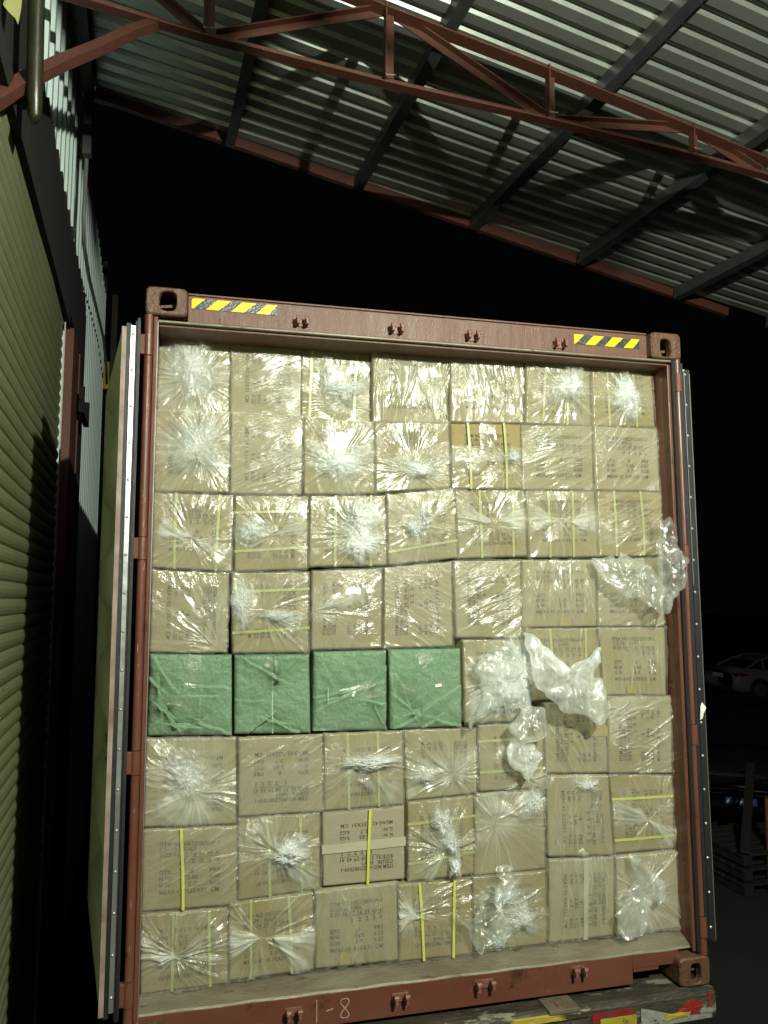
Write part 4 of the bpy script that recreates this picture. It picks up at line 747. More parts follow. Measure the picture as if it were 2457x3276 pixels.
# per carton: (print, turn, straps, film centre, haze patches (u, v, ru, rv, strength), tufts (u, v, ru, rv, out, density), haze fans (u, v, angle, spread, length, strength), carton material, film sort)
# turn: 0 upright, 2 upside down, 1 reading downwards, 3 reading upwards.  straps: ('v', x) / ('h', y)
B = {
(1,1): ('navy', 1, [], (.45, .45), [(.45, .5, .6, .6, .62)], [(.50, .55, .38, .46, .07, .40)], [], 'carton_y', 'r'),
(1,2): ('navy', 1, [], (.7, .05), [(.7, .5, .3, .2, .12)], [], [], 'carton', 'd'),
(1,3): ('fblack', 2, [('v', .13), ('v', .77)], (.55, .30), [(.5, .4, .3, .2, .25)], [(.62, .42, .30, .15, .08, .62), (.35, .62, .10, .30, .05, .45)], [(.55, .3, -100, 50, .3, .25)], 'carton_b', 'r'),
(1,4): ('navy', 2, [], (.45, .02), [(.4, .5, .3, .4, .1)], [], [], 'carton', 'l'),
(1,5): ('navy', 0, [], (.35, .0), [(.4, .6, .25, .3, .12)], [], [], 'carton_c', 'l'),
(1,6): ('fkhaki', 2, [('v', .27), ('v', .62)], (.62, .5), [(.6, .6, .35, .4, .3)], [(.62, .62, .26, .36, .09, .62)], [], 'carton_b', 'r'),
(1,7): ('fkhaki', 0, [('v', .25), ('v', .68)], (.48, .45), [(.48, .5, .3, .4, .3)], [(.47, .48, .26, .42, .10, .78)], [], 'carton_y', 'r'),
(2,1): ('navy', 0, [], (.55, .45), [(.5, .6, .65, .5, .58)], [(.55, .58, .42, .36, .07, .42)], [], 'carton_y', 'r'),
(2,2): ('black', 1, [], (.0, .9), [(.75, .5, .3, .08, .15)], [], [], 'carton_c', 'd'),
(2,3): ('fblack', 0, [], (.45, .38), [(.5, .42, .45, .3, .5)], [(.52, .42, .42, .26, .06, .72)], [(.5, .42, 25, 24, .6, .45)], 'carton_b', 'r'),
(2,4): ('beige', 0, [], (.45, .25), [(.5, .3, .45, .2, .35)], [(.55, .28, .36, .14, .06, .60)], [], 'carton_b', 'r'),
(2,5): ('fkhaki', 0, [('v', .25), ('v', .75)], (.85, .45), [(.4, .85, .5, .2, -.1)], [(.84, .47, .14, .13, .05, .45)], [(.95, .45, 178, 16, 1.0, .30)], 'carton_y', 'r'),
(2,6): ('navy', 0, [], (.1, .62), [(.5, .55, .5, .07, .25), (.5, .8, .5, .2, .08)], [], [], 'carton', 'd'),
(2,7): ('beige', 0, [], (.98, .98), [(.9, .3, .1, .3, .15)], [], [], 'carton_c', 'd'),
(3,1): ('fkhaki', 0, [('v', .28), ('v', .80)], (.5, .42), [(.5, .42, .3, .2, .15)], [], [(.5, .42, 168, 26, .52, .45), (.5, .42, -28, 26, .55, .42)], 'carton_b', 'r'),
(3,2): ('fpink', 3, [('h', .78), ('h', .28)], (.5, .47), [(.3, .52, .2, .16, .3)], [(.27, .52, .19, .16, .05, .55)], [(.5, .45, 160, 26, .5, .4), (.5, .45, 20, 26, .55, .42)], 'carton_b', 'r'),
(3,3): ('fblack', 0, [('v', .33), ('v', .79)], (.55, .42), [(.6, .5, .35, .4, .45)], [(.62, .68, .24, .28, .08, .74), (.66, .34, .30, .30, .10, .86)], [], 'carton_b', 'r'),
(3,4): ('fpink', 2, [('h', .22)], (.52, .55), [(.5, .55, .25, .25, .3)], [(.53, .62, .15, .15, .10, .80), (.35, .48, .15, .14, .05, .50)], [(.5, .6, 52, 10, .5, .5), (.5, .55, -30, 14, .5, .3)], 'carton_b', 'r'),
(3,5): ('fblack', 2, [('v', .34), ('v', .80)], (.52, .52), [], [], [(.52, .52, 168, 30, .52, .5), (.56, .52, 8, 30, .5, .5)], 'carton_b', 'r'),
(3,6): ('fblack', 0, [('v', .30), ('v', .64)], (.5, .52), [], [], [(.42, .52, 172, 34, .45, .5), (.6, .52, 4, 34, .45, .5)], 'carton_b', 'r'),
(3,7): ('fkhaki', 0, [('v', .26), ('v', .68)], (.4, .2), [(.2, .3, .3, .3, .2)], [], [], 'carton_y', 'd'),
(4,1): ('navy', 1, [], (.85, .05), [(.88, .62, .08, .28, .4)], [], [], 'carton', 'r'),
(4,2): ('fkhaki', 1, [('h', .77), ('h', .28)], (.35, .55), [(.15, .6, .2, .3, .4)], [(.12, .60, .14, .30, .05, .50), (.62, .44, .26, .08, .05, .50)], [(.4, .5, -20, 26, .6, .25)], 'carton_b', 'r'),
(4,3): ('beige', 3, [], (.05, .5), [(.3, .6, .35, .2, .25)], [], [(.0, .5, 15, 14, .8, .4)], 'carton_c', 'r'),
(4,4): ('navy', 3, [], (.5, .3), [(.55, .5, .06, .5, .1)], [], [], 'carton_c', 'd'),
(4,5): ('navy', 3, [], (.1, .15), [(.3, .2, .4, .1, .1)], [], [], 'carton', 'd'),
(4,6): ('navy', 0, [], (.5, .85), [(.5, .8, .3, .2, .12)], [], [], 'carton', 'l'),
(4,7): ('beige', 0, [], (.2, .5), [(.2, .4, .2, .3, .1)], [], [], 'carton_c', 'd'),
(5,5): ('navy', 0, [], (.5, .5), [(.5, .5, .5, .45, .3)], [(.50, .50, .50, .46, .12, .78), (.84, .62, .28, .40, .10, .75), (.66, .28, .26, .24, .12, .70)], [(.6, .4, -145, 20, .7, .4)], 'carton', 'r'),
(5,6): ('fkhaki', 0, [('v', .33), ('v', .80)], (.3, .2), [(.3, .5, .3, .2, .2)], [], [], 'carton_b', 'l'),
(5,7): ('navy', 0, [], (.3, .98), [(.5, .8, .3, .2, .08)], [], [], 'carton', 'l'),
(6,1): ('navy', 2, [], (.5, .42), [(.5, .5, .45, .42, .55), (.3, .3, .3, .3, .3)], [(.44, .60, .30, .26, .05, .42)], [(.48, .45, -100, 60, .5, .3)], 'carton', 'r'),
(6,2): ('navy', 2, [], (.0, .98), [(.5, .62, .55, .06, .35)], [], [], 'carton_c', 'd'),
(6,3): ('fkhaki', 2, [('v', .30), ('v', .67)], (.45, .6), [(.5, .55, .3, .2, .3)], [(.52, .60, .36, .13, .09, .88)], [(.4, .4, -30, 30, .6, .3)], 'carton_b', 'r'),
(6,4): ('navy', 1, [], (.6, .35), [(.5, .42, .6, .3, .48)], [(.25, .36, .16, .12, .04, .40)], [(.55, .4, 185, 18, .6, .35)], 'carton', 'r'),
(6,5): ('fpink', 1, [('h', .76), ('h', .30)], (.65, .2), [(.7, .5, .25, .4, .25)], [], [(.7, .2, 130, 30, .6, .25), (.7, .2, -20, 30, .5, .2)], 'carton_b', 'r'),
(6,6): ('navy', 3, [], (.0, .2), [(.5, .5, .5, .06, .12)], [], [], 'carton', 'd'),
(6,7): ('navy', 3, [], (.1, .1), [(.9, .5, .1, .4, .12)], [], [], 'carton', 'd'),
(7,1): ('black', 0, [('V', .42)], (.0, .98), [(.2, .5, .2, .5, .06)], [], [], 'carton_b', 'd'),
(7,2): ('fblack', 2, [('v', .37), ('v', .76)], (.5, .52), [(.6, .5, .25, .25, .35)], [(.60, .55, .23, .19, .09, .90)], [(.5, .55, 125, 30, .6, .35), (.5, .5, -45, 30, .6, .3)], 'carton_b', 'r'),
(7,3): ('navy', 2, [('V', .54)], None, [], [], [], 'carton_grey', 'n'),
(7,4): ('fpink', 3, [('h', .73), ('h', .26)], (.55, .4), [(.5, .5, .3, .5, .3)], [(.46, .74, .15, .22, .08, .72), (.60, .46, .13, .22, .07, .62), (.66, .14, .12, .13, .10, .95)], [(.5, .3, -140, 30, .5, .25)], 'carton_b', 'r'),
(7,5): (None, 0, [], (.3, .6), [(.5, .85, .6, .35, .42), (.3, .6, .3, .35, .3)], [(.80, .86, .18, .20, .05, .55)], [(.6, .7, 150, 25, .7, .3)], 'carton_b', 'r'),
(7,6): ('beige', 1, [], (.5, .98), [(.5, .96, .2, .12, .4)], [(.62, .90, .17, .09, .03, .62)], [(.5, .12, -90, 60, .2, .5)], 'carton', 'l'),
(7,7): ('fpink', 3, [('h', .70), ('h', .18)], (.55, .40), [], [], [(.55, .40, 160, 36, .62, .45), (.55, .40, -35, 26, .6, .5)], 'carton_b', 'r'),
(8,1): ('fblack', 2, [('v', .36), ('v', .78)], (.45, .42), [(.45, .4, .3, .2, .25)], [], [(.45, .42, 165, 24, .55, .45), (.45, .42, 30, 30, .6, .2)], 'carton_b', 'r'),
(8,2): ('fblack', 0, [('v', .25), ('v', .72)], (.42, .52), [], [], [(.36, .5, 175, 36, .45, .62), (.5, .5, -28, 34, .62, .62)], 'carton_y', 'r'),
(8,3): ('pink', 0, [], (.5, .98), [(.4, .8, .4, .15, .1)], [], [], 'carton', 'l'),
(8,4): ('fpink', 2, [('V', .30), ('V', .72)], (.2, .55), [(.1, .6, .16, .35, .4)], [], [(.28, .55, 170, 38, .45, .5)], 'carton_y', 'r'),
(8,5): ('navy', 0, [], (.45, .5), [(.5, .5, .5, .5, .55)], [(.40, .72, .28, .2, .05, .42), (.62, .42, .28, .26, .06, .42), (.30, .16, .22, .14, .04, .40)], [], 'carton_y', 'r'),
(8,6): ('navy', 1, [('t', .55)], (.3, .98), [(.5, .9, .5, .15, .3)], [], [], 'carton', 'l'),
(8,7): (None, 0, [], (.4, .6), [(.35, .4, .45, .5, .58)], [], [], 'carton_c', 'r'),
}
LAB = {
(1,1): 'carton buried under a big milky film bundle, top left corner of the load',
(1,2): 'carton with sideways print and bright glare patches, second from left in the top row',
(1,3): 'strapped carton with a twisted rope-like film knot, third from left in the top row',
(1,4): 'carton in smooth vertically creased film, in the middle of the top row',
(1,5): 'pinkish carton in vertically creased film right of the middle carton of the top row',
(1,6): 'strapped carton with a fluffy film tuft, second from right in the top row',
(1,7): 'strapped carton with a dense white film tuft, top right corner of the load',
(2,1): 'carton under a wide spread of milky film, leftmost in the second row down',
(2,2): 'carton with sideways print under diagonal creases, second carton of the second row down',
(2,3): 'carton with a wide starburst of white film, third carton of the second row down',
(2,4): 'carton with a low level smear of milky film, left of the bare KHAKI carton',
(2,5): 'bare yellowish carton printed KHAKI between two pale yellow straps, second row from the top',
(2,6): 'plain carton with a level fold in its film across the middle, between KHAKI and BEIGE',
(2,7): 'carton clearly printed COLOR: BEIGE at the right end of the second row from the top',
(3,1): 'carton with a film bow across two upright straps, leftmost in the third row down',
(3,2): 'carton with two level straps and a small tuft, second in the third row down',
(3,3): 'carton hidden by the tallest fluffy white film tuft, third row down',
(3,4): 'carton with a round white film knot above a single level strap, third row down',
(3,5): 'carton printed COLOR: BLACK upside down under a film bow, third row down',
(3,6): 'carton printed COLOR: BLACK upright under a film bow, second from right, third row',
(3,7): 'strapped carton behind the torn bag that hangs out at the right door post',
(4,1): 'carton with a milky fold near its right edge, directly above the leftmost green parcel',
(4,2): 'carton with two level straps and a loose grey film sleeve, above the second green parcel',
(4,3): 'carton with a long film fan from its left edge, above the third green parcel',
(4,4): 'carton with upward-reading print and a bright glare patch, above the fourth green parcel',
(4,5): 'carton with upward-reading print, fourth row down, third from the right',
(4,6): 'carton with a yellow tape patch at its foot, above the large hanging white bag',
(4,7): 'carton below the torn hanging bag, right end of the fourth row down',
(5,5): 'carton with a sprawling crumple of plastic, immediately right of the green parcels',
(5,6): 'strapped carton behind the large white bag hanging in the middle right of the load',
(5,7): 'carton in upright film creases at the right end of the green parcel row',
(6,1): 'carton under a pale round bloom of film, leftmost below the green parcels',
(6,2): 'carton printed NAVY upside down under a level film band, below the second green parcel',
(6,3): 'strapped carton with a bright white level film tuft, below the third green parcel',
(6,4): 'carton with a loose milky fold drooping across it, below the fourth green parcel',
(6,5): 'carton with two level straps behind the narrow bag that hangs down the load',
(6,6): 'carton with level yellow tape and upward-reading print, below the large hanging white bag',
(6,7): 'carton printed NAVY reading upwards, at the right end of the sixth row down',
(7,1): 'carton with clear upright print crossed by one bright yellow strap, at the left',
(7,2): 'strapped carton with a bright crumpled film knot, left of the unwrapped grey carton',
(7,3): 'unwrapped grey carton with a pale level tape crossed by one bright yellow strap',
(7,4): 'carton with a chain of three white film tufts, right of the unwrapped grey carton',
(7,5): 'unprinted carton with loose film bunched at its upper right corner',
(7,6): 'carton printed BEIGE reading downwards with white film flaps at its top and foot',
(7,7): 'carton with two level yellow straps pinched by a film bow, near the bottom right',
(8,1): 'strapped carton printed upside down in the bottom left corner of the load',
(8,2): 'bare yellowish carton with a wide white film bow, second in the bottom row',
(8,3): 'carton printed COLOR: PINK upright, third from the left in the bottom row',
(8,4): 'carton printed PINK upside down with two bright yellow straps, bottom row middle',
(8,5): 'carton with a large leaf-shaped flap of plastic standing out, bottom row',
(8,6): 'carton printed NAVY reading downwards, second from right in the bottom row',
(8,7): 'carton behind a limp milky bag in the bottom right corner of the load',
}
GREEN = {
(5,1): 'green woven parcel with ragged folds and a clear tape strip, leftmost of four',
(5,2): 'green woven parcel with an upright sewn seam and a triangular top flap',
(5,3): 'green woven parcel with level folds and a small slanted white tag, third of the four',
(5,4): 'green woven parcel with a small level white tag, rightmost of four',
}
class Face:
    """front face of one carton: unit square to world"""
    def __init__(s, key):
        r = random.Random(key[0] * 31 + key[1] * 7); s.q = [np.array(p) for p in QUADS[key]]; s.y = YF + r.uniform(-0.006, 0.008) + ({1: .075, 2: .072, 3: .066, 4: .045, 5: .035}.get(key[1], .015) if key[0] == 1 else 0)
        s.b = r.uniform(0.002, 0.008); s.tx = r.uniform(-.005, .005); s.tz = r.uniform(-.004, .004); s.seed = r.randrange(10000); s.key = key
        s.q = [p + np.array([r.uniform(-.0015, .0015), r.uniform(-.0015, .0015)]) for p in s.q]
        s.w = float(np.linalg.norm(s.q[1] - s.q[0])); s.h = float(np.linalg.norm(s.q[3] - s.q[0]))
    def xz(s, u, v):
        u = np.asarray(u)[..., None]; v = np.asarray(v)[..., None]
        return s.q[0] * (1 - u) * (1 - v) + s.q[1] * u * (1 - v) + s.q[2] * u * v + s.q[3] * (1 - u) * v
    def dy(s, u, v):
        uu = np.clip(u, 0, 1); vv = np.clip(v, 0, 1)
        return s.y - s.b * (1 - (2 * uu - 1) ** 2) * (1 - (2 * vv - 1) ** 2) * 1.2 + s.tx * (uu - .5) + s.tz * (vv - .5)
    def pt(s, u, v, off):
        u = np.asarray(u, float); v = np.asarray(v, float); p = s.xz(u, v); return np.stack([p[..., 0], s.dy(u, v) - off, p[..., 1]], -1)
def grid_faces(n, m): return [(j * n + i, j * n + i + 1, (j + 1) * n + i + 1, (j + 1) * n + i) for j in range(m - 1) for i in range(n - 1)]
def box_mesh(F, m_, parent, name='carton_box', depth=0.42, seed=0, extra=None, N_=29, rr=0.007, attrs_fn=None, gap=0.0025):
    g_ = gap / F.w; u = np.concatenate([[g_, g_ + .012, g_ + .03], np.linspace(.06, .94, N_ - 6), [1 - g_ - .03, 1 - g_ - .012, 1 - g_]])
    U, V = np.meshgrid(u, u); e = np.minimum(np.minimum(U - g_, 1 - g_ - U) * F.w, np.minimum(V - g_, 1 - g_ - V) * F.h)
    rd = rr * (1 - np.sqrt(np.clip(1 - (1 - np.clip(e / rr, 0, 1)) ** 2, 0, 1)))
    P = F.pt(U, V, 0); off = extra(U, V, P) if extra is not None else 0.0012 * vn(P * 14, F.seed)
    P[..., 1] += rd - off
    n = len(u); v = P.reshape(-1, 3).tolist(); f = grid_faces(n, n); at = attrs_fn(U, V) if attrs_fn else None
    loop = [i for i in range(n)] + [j * n + n - 1 for j in range(1, n)] + [n * n - 1 - i for i in range(1, n)] + [j * n for j in range(n - 2, 0, -1)]
    k = len(v); v += [(v[i][0], F.y + depth, v[i][2]) for i in loop]; L_ = len(loop)
    f += [(loop[(i + 1) % L_], loop[i], k + i, k + (i + 1) % L_) for i in range(L_)] + [tuple(range(k, k + L_))]
    at2 = None
    if at is not None: at2 = {'wr': ('FLOAT_VECTOR', np.concatenate([at.reshape(-1, 3), np.zeros((L_, 3))]))}
    return obj(name, v, f, m_, parent, True, attrs=at2)
def wrap_mesh(F, spec, parent):
    pr, turn, straps, cen, haze, tufts, fans, cm, sort = spec
    N_ = 104; t = np.linspace(-.012, 1.012, N_); U, V = np.meshgrid(t, t); s = F.seed; ar = F.h / F.w
    cu, cv = cen; P = F.pt(U, V, 0); cu += .06 * math.sin(s); cv += .06 * math.cos(s * 1.7)
    X = U - cu; Z = (V - cv) * ar; r = np.hypot(X, Z) + 1e-4; wx = 0.16 * r * vn(P * 6, s + 30); wz = 0.16 * r * vn(P * 6, s + 31)
    c, sn = (X + wx) / np.hypot(X + wx, Z + wz), (Z + wz) / np.hypot(X + wx, Z + wz)
    one = np.ones_like(U)
    if sort == 'r':
        K = 5.5; wr = np.stack([c * K, sn * K, r * 1.8 + s], -1); h = 0.0058 * ridge(np.stack([c * 4.2, sn * 4.2, r * 1.3 + s], -1), s) + 0.0030 * ridge(np.stack([c * 11, sn * 11, r * 3 + s], -1), s + 1)
        h *= np.clip(r / .16, 0, 1) * np.clip(0.55 + 1.3 * vn(P * 5, s + 4), .12, 1.25); h += 0.0035 * ridge(np.stack([P[..., 0] * 16 + 3 * vn(P * 4, s), P[..., 2] * 7, one * s], -1), s + 40) * np.clip(vn(P * 5, s + 41) + .2, 0, 1); wr2 = wr * np.array([2.0, 2.0, 1.6])
    elif sort == 'd':
        a = R_([28, -32, 22, -58, 38][s % 5]); q = X * math.cos(a) + Z * math.sin(a); p = -X * math.sin(a) + Z * math.cos(a); p = p + 0.05 * vn(P * 5, s + 3)
        wr2 = np.stack([q * 3.5, p * 22, one * s], -1); h = 0.0064 * ridge(np.stack([q * 1.6, p * 8, one * s], -1), s) + 0.0032 * ridge(np.stack([q * 3, p * 19, one * s], -1), s + 1)
        h *= np.clip(0.5 + vn(P * 6, s + 5) * 1.2, 0.10, 1.3)
    else:
        q = V * 1.0; p = X + 0.06 * (V - .5) * X * 4 + 0.03 * vn(P * 5, s + 3)
        wr2 = np.stack([p * 24, q * 3, one * s], -1); h = 0.0064 * ridge(np.stack([p * 9, q * 1.5, one * s], -1), s) + 0.0032 * ridge(np.stack([p * 20, q * 2.5, one * s], -1), s + 1)
        h *= np.clip(0.5 + vn(P * 6, s + 5) * 1.2, 0.10, 1.3)
    r_ = random.Random(s + 3); fl = np.zeros_like(U)
    for k in range(r_.choice((5, 7, 9, 11))):                                   # long tension folds pulled tight across the face
        if sort == 'r': a = r_.uniform(0, 2 * math.pi); x0, z0 = r_.uniform(.02, .10) * math.cos(a), r_.uniform(.02, .10) * math.sin(a)
        elif sort == 'd': a = R_([28, -32, 22, -58, 38][s % 5]) + r_.uniform(-.35, .35); x0, z0 = r_.uniform(0, .8) - cu, r_.uniform(0, 1) * ar - cv * ar
        else: a = math.pi / 2 + r_.uniform(-.4, .4); x0, z0 = r_.uniform(0, 1) - cu, r_.uniform(-.1, .5) * ar - cv * ar
        ln = r_.uniform(.25, .85); dx, dz = math.cos(a), math.sin(a); tt = (X - x0) * dx + (Z - z0) * dz; wv = r_.uniform(-.12, .12)
        dd = np.abs((X - x0) * dz - (Z - z0) * dx + wv * tt * tt) * F.w; tp = np.clip(tt / .08, 0, 1) * np.clip((ln - tt) / .15, 0, 1)
        fl = np.maximum(fl, r_.uniform(.4, 1) * np.exp(-(dd / r_.uniform(.0030, .0055)) ** 2) * tp)
    h += 0.0050 * fl + 0.0040 * np.clip(vn(P * 7, s + 8), 0, 1) + 0.0005 * vn(P * 40, s + 9)
    e = np.minimum(np.minimum(U, 1 - U) * F.w, np.minimum(V, 1 - V) * F.h) + 0.006
    h *= 1 + 0.13 * max(0, F.key[0] - 3); h += 0.0075; edge = np.clip(1 - e / 0.010, 0, 1) ** 2 * 0.018
    P[..., 1] += edge - h; P[..., 0] += 0.003 * vn(np.stack([V * 9, U * 0, one * s], -1), s) ; P[..., 2] += 0.003 * vn(np.stack([U * 9, U * 0, one * s + 3], -1), s)
    d = 0.24 * fl + 0.155 + 0.09 * np.clip(vn(P * 8, s + 20), -1, 1) + 0.10 * np.clip(ridge(wr2 * .5, s + 21) - .35, 0, 1)
    for hu, hv, a, b, k in haze: d += k * np.exp(-(((U - hu) / a) ** 2 + ((V - hv) / b) ** 2) * 1.6) * (0.75 + .6 * vn(P * 22, s + 11))
    for fu, fv, an, sp, ln, k in fans:
        x, z = U - fu, (V - fv) * ar; rr = np.hypot(x, z) + 1e-4; da = np.abs((np.degrees(np.arctan2(z, x)) - an + 180) % 360 - 180)
        edge_ = np.clip((sp - da + 12 * vn(P * 14, s + 12) + 5 * vn(P * 50, s + 14)) / 15, 0, 1); d += k * edge_ * np.clip((ln - rr) / .12, 0, 1) * np.clip(1.25 - rr / ln * .6, 0, 1) * (0.8 + .5 * ridge(wr2 * .6, s + 13))
        h_ = edge_ * np.clip((ln - rr) / .1, 0, 1); P[..., 1] -= 0.007 * h_
    d += np.clip(1 - e / 0.012, 0, 1) * 0.08
    if F.key == (2, 5): d = np.where((V > .62) & (np.abs(U - .48) > .14 - (V - .62) * .1), 0.01, d); 
    d = np.clip(d, 0, .97)
    n = N_; f = grid_faces(n, n)
    if F.key == (2, 5):
        hole = (V > .64) & ((U < .40) | (U > .62)); hm = hole.ravel(); f = [q for q in f if not hm[list(q)].all()]
    return obj('plastic_wrap', P.reshape(-1, 3), f, M['film'], parent, True, attrs={'dens': ('FLOAT', d.ravel()), 'wr': ('FLOAT_VECTOR', wr2.reshape(-1, 3))})
def tuft_mesh(F, tf, k, parent):
    """bunched film: three crumpled domes gathered at a knot, thinning out to nothing at the rim"""
    u, v, ru, rv, out, dens = tf; r = random.Random(F.seed + k * 77); c0 = F.pt(u, v, 0.014); V_ = []; F_ = []; D_ = []; W_ = []
    nr, na = 26, 120
    for L in range(3):
        s = F.seed + k * 13 + L * 5; asp = r.uniform(.75, 1.3); a = np.linspace(0, 2 * math.pi, na, endpoint=False)[None, :]; q = np.linspace(0.02, 1, nr)[:, None] + 0 * a
        ca, sa = np.cos(a) + 0 * q, np.sin(a) + 0 * q; tw = r.uniform(-.5, .5)
        o = [r.uniform(-.22, .22) for _ in range(3)]
        R = (0.95 + 0.55 * vn(np.stack([ca * 1.6, sa * 1.6, q * 0 + s], -1), s) + 0.16 * vn(np.stack([ca * 6, sa * 6, q * 0 + s], -1), s + 1)) * (1.08 - 0.20 * L)
        wq = q * 2.2; bx = np.cos(a) * wq + .9 * vn(np.stack([ca * wq, sa * wq, q * 0 + s], -1), s + 8); bz = np.sin(a) * wq + .9 * vn(np.stack([ca * wq, sa * wq, q * 0 + s], -1), s + 9)
        fold = 0.5 * ridge(np.stack([ca * 3.4, sa * 3.4, q * 1.6 + s], -1), s + 2) + 0.6 * ridge(np.stack([bx * 1.6, bz * 1.6, q * 0 + s], -1), s + 12); f2 = 0.5 * ridge(np.stack([ca * 10, sa * 10, q * 3 + s], -1), s + 3) + .5 * ridge(np.stack([bx * 4, bz * 4, q * 0 + s], -1), s + 13)
        aa = a + tw * (1 - q) + 0.10 * vn(np.stack([ca * 3, sa * 3, q * 5 + s], -1), s + 4)
        x = np.cos(aa) * q * R * asp * ru * F.w + o[0] * ru * F.w * .8; z = np.sin(aa) * q * R * rv * F.h + o[1] * rv * F.h * .8
        hh = out * (0.20 + 0.16 * L) * np.cos(q * math.pi / 2) ** .8 * (0.75 + .5 * vn(np.stack([ca * 2 * q, sa * 2 * q, q * 0 + s], -1), s + 5)) + 0.004
        hh = hh + (0.010 * fold + 0.0045 * f2) * (4 * q * (1.05 - q)) * (out / .08) ** .5
        rim = np.clip((1 - q) / .75, 0, 1) ** 1.1
        d = dens * 1.35 * rim * np.clip(0.66 + 0.42 * fold + 0.22 * f2, .12, 1.5)
        n0 = sum(len(t) for t in V_); V_.append(np.stack([c0[0] + x, c0[1] - hh, c0[2] + z], -1).reshape(-1, 3)); D_.append(d.ravel())
        W_.append((np.stack([ca * 8, sa * 8, q * 3 + s + 0 * ca], -1)).reshape(-1, 3))
        for j in range(nr - 1):
            for i in range(na): F_.append((n0 + j * na + i, n0 + j * na + (i + 1) % na, n0 + (j + 1) * na + (i + 1) % na, n0 + (j + 1) * na + i))
        F_.append(tuple(n0 + i for i in range(na))[::-1])
    V_ = np.concatenate(V_); V_[:, 1] = np.minimum(V_[:, 1], F.y - 0.014)
    return obj('film_tuft', V_, F_, M['tuft'], parent, True, attrs={'dens': ('FLOAT', np.clip(np.concatenate(D_), 0, 1)), 'wr': ('FLOAT_VECTOR', np.concatenate(W_))})
def label_text(F, kind, turn, parent, part=None):
    if kind not in TM: TM[kind] = text_mesh(kind)
    T, fc = TM[kind]; r = random.Random(F.seed + 5); j = (r.uniform(-.02, .02), r.uniform(-.02, .02))
    x, y = T[:, 0], T[:, 1]
    if turn == 0: u, v = .19 + .64 * x, .20 + .64 * y
    elif turn == 2: u, v = .83 - .64 * x, .82 - .64 * y
    elif turn == 1: u, v = .20 + .64 * y, .82 - .66 * x
    else: u, v = .82 - .64 * y, .17 + .66 * x
    P = F.pt(u + j[0], v + j[1], 0.0024)
    return obj('printed_text', P, fc, M['ink'], parent)
def ribbon(F, pts, wd, off, name, m_, parent, seed=0):
    """flat strap lying on the face along (u, v) points"""
    pts = np.array(pts, float); t = np.linspace(0, len(pts) - 1, 26); i = np.minimum(t.astype(int), len(pts) - 2); p = pts[i] + (pts[i + 1] - pts[i]) * (t - i)[:, None]
    p = p + 0.004 * np.stack([vn(np.stack([t * .7, t * 0, t * 0 + seed], -1), seed), vn(np.stack([t * .7, t * 0, t * 0 + seed + 9], -1), seed)], -1)
    d = np.gradient(p, axis=0); d /= np.linalg.norm(d, axis=1)[:, None]; nr = np.stack([-d[:, 1], d[:, 0]], -1) * np.array([1 / F.w, 1 / F.h]) * wd / 2
    A, Bq = p - nr, p + nr; v = []
    for o in (off, off + 0.0012): v += F.pt(A[:, 0], A[:, 1], o).tolist() + F.pt(Bq[:, 0], Bq[:, 1], o).tolist()
    n = len(p); f = []
    for i in range(n - 1): f += [(2 * n + i, 2 * n + i + 1, 3 * n + i + 1, 3 * n + i), (i, n + i, n + i + 1, i + 1), (i, i + 1, 2 * n + i + 1, 2 * n + i), (n + i, 3 * n + i, 3 * n + i + 1, n + i + 1)]
    return obj(name, v, f, m_, parent)
for key, spec in B.items():
    pr, turn, straps, cen, haze, tufts, fans, cm, sort = spec; F = Face(key); base = F.pt(.5, 0, 0)
    root = thing('carton', LAB[key], 'carton', tuple(base), 'cartons stacked in the container')
    box_mesh(F, M[cm], root)
    if pr: label_text(F, pr, turn, root)
    for n_, (ty, p) in enumerate(straps):
        bright = ty in 'V'; j = rng.uniform(-.03, .03)
        if ty in ('v', 'V'): ribbon(F, [(p + j, 1.0), (p, .5), (p - j * .5, 0.0)], 0.011, (.012 if bright or key in ((2, 5),) else .0032), 'strap', M['strap'] if bright else M['strap_pale'], root, F.seed + n_)
        elif ty == 'h': ribbon(F, [(0.0, p - .02 + j * .4), (.5, p), (1.0, p + .02 - j * .4)], 0.011, .0032, 'strap', M['strap'] if key[1] == 7 else M['strap_pale'], root, F.seed + n_)
        else: ribbon(F, [(p, 1.0), (p - .01, 0.0)], 0.022, .0036, 'tape_strip', M['tape'], root, F.seed)
    if key == (7, 3): ribbon(F, [(0, .50), (1, .52)], 0.036, .004, 'tape_strip', M['tape'], root, 3)
    if key in ((4, 6), (8, 3), (5, 7), (6, 6)): 
        p = {(4, 6): (.55, .02, .12), (8, 3): (.35, .03, .16), (5, 7): (.42, .03, .10), (6, 6): (.93, .50, .62)}[key]
        if key == (6, 6): ribbon(F, [(.70, .56), (1.0, .56)], 0.04, .0036, 'tape_patch', M['tape_brown'], root, 4)
        else: ribbon(F, [(p[0], p[1]), (p[0], p[2] + .03)], 0.045, .0036, 'tape_patch', M['tape_brown'], root, 4)
    if sort != 'n': wrap_mesh(F, spec, root)
    for k, tf in enumerate(tufts): tuft_mesh(F, tf, k, root)
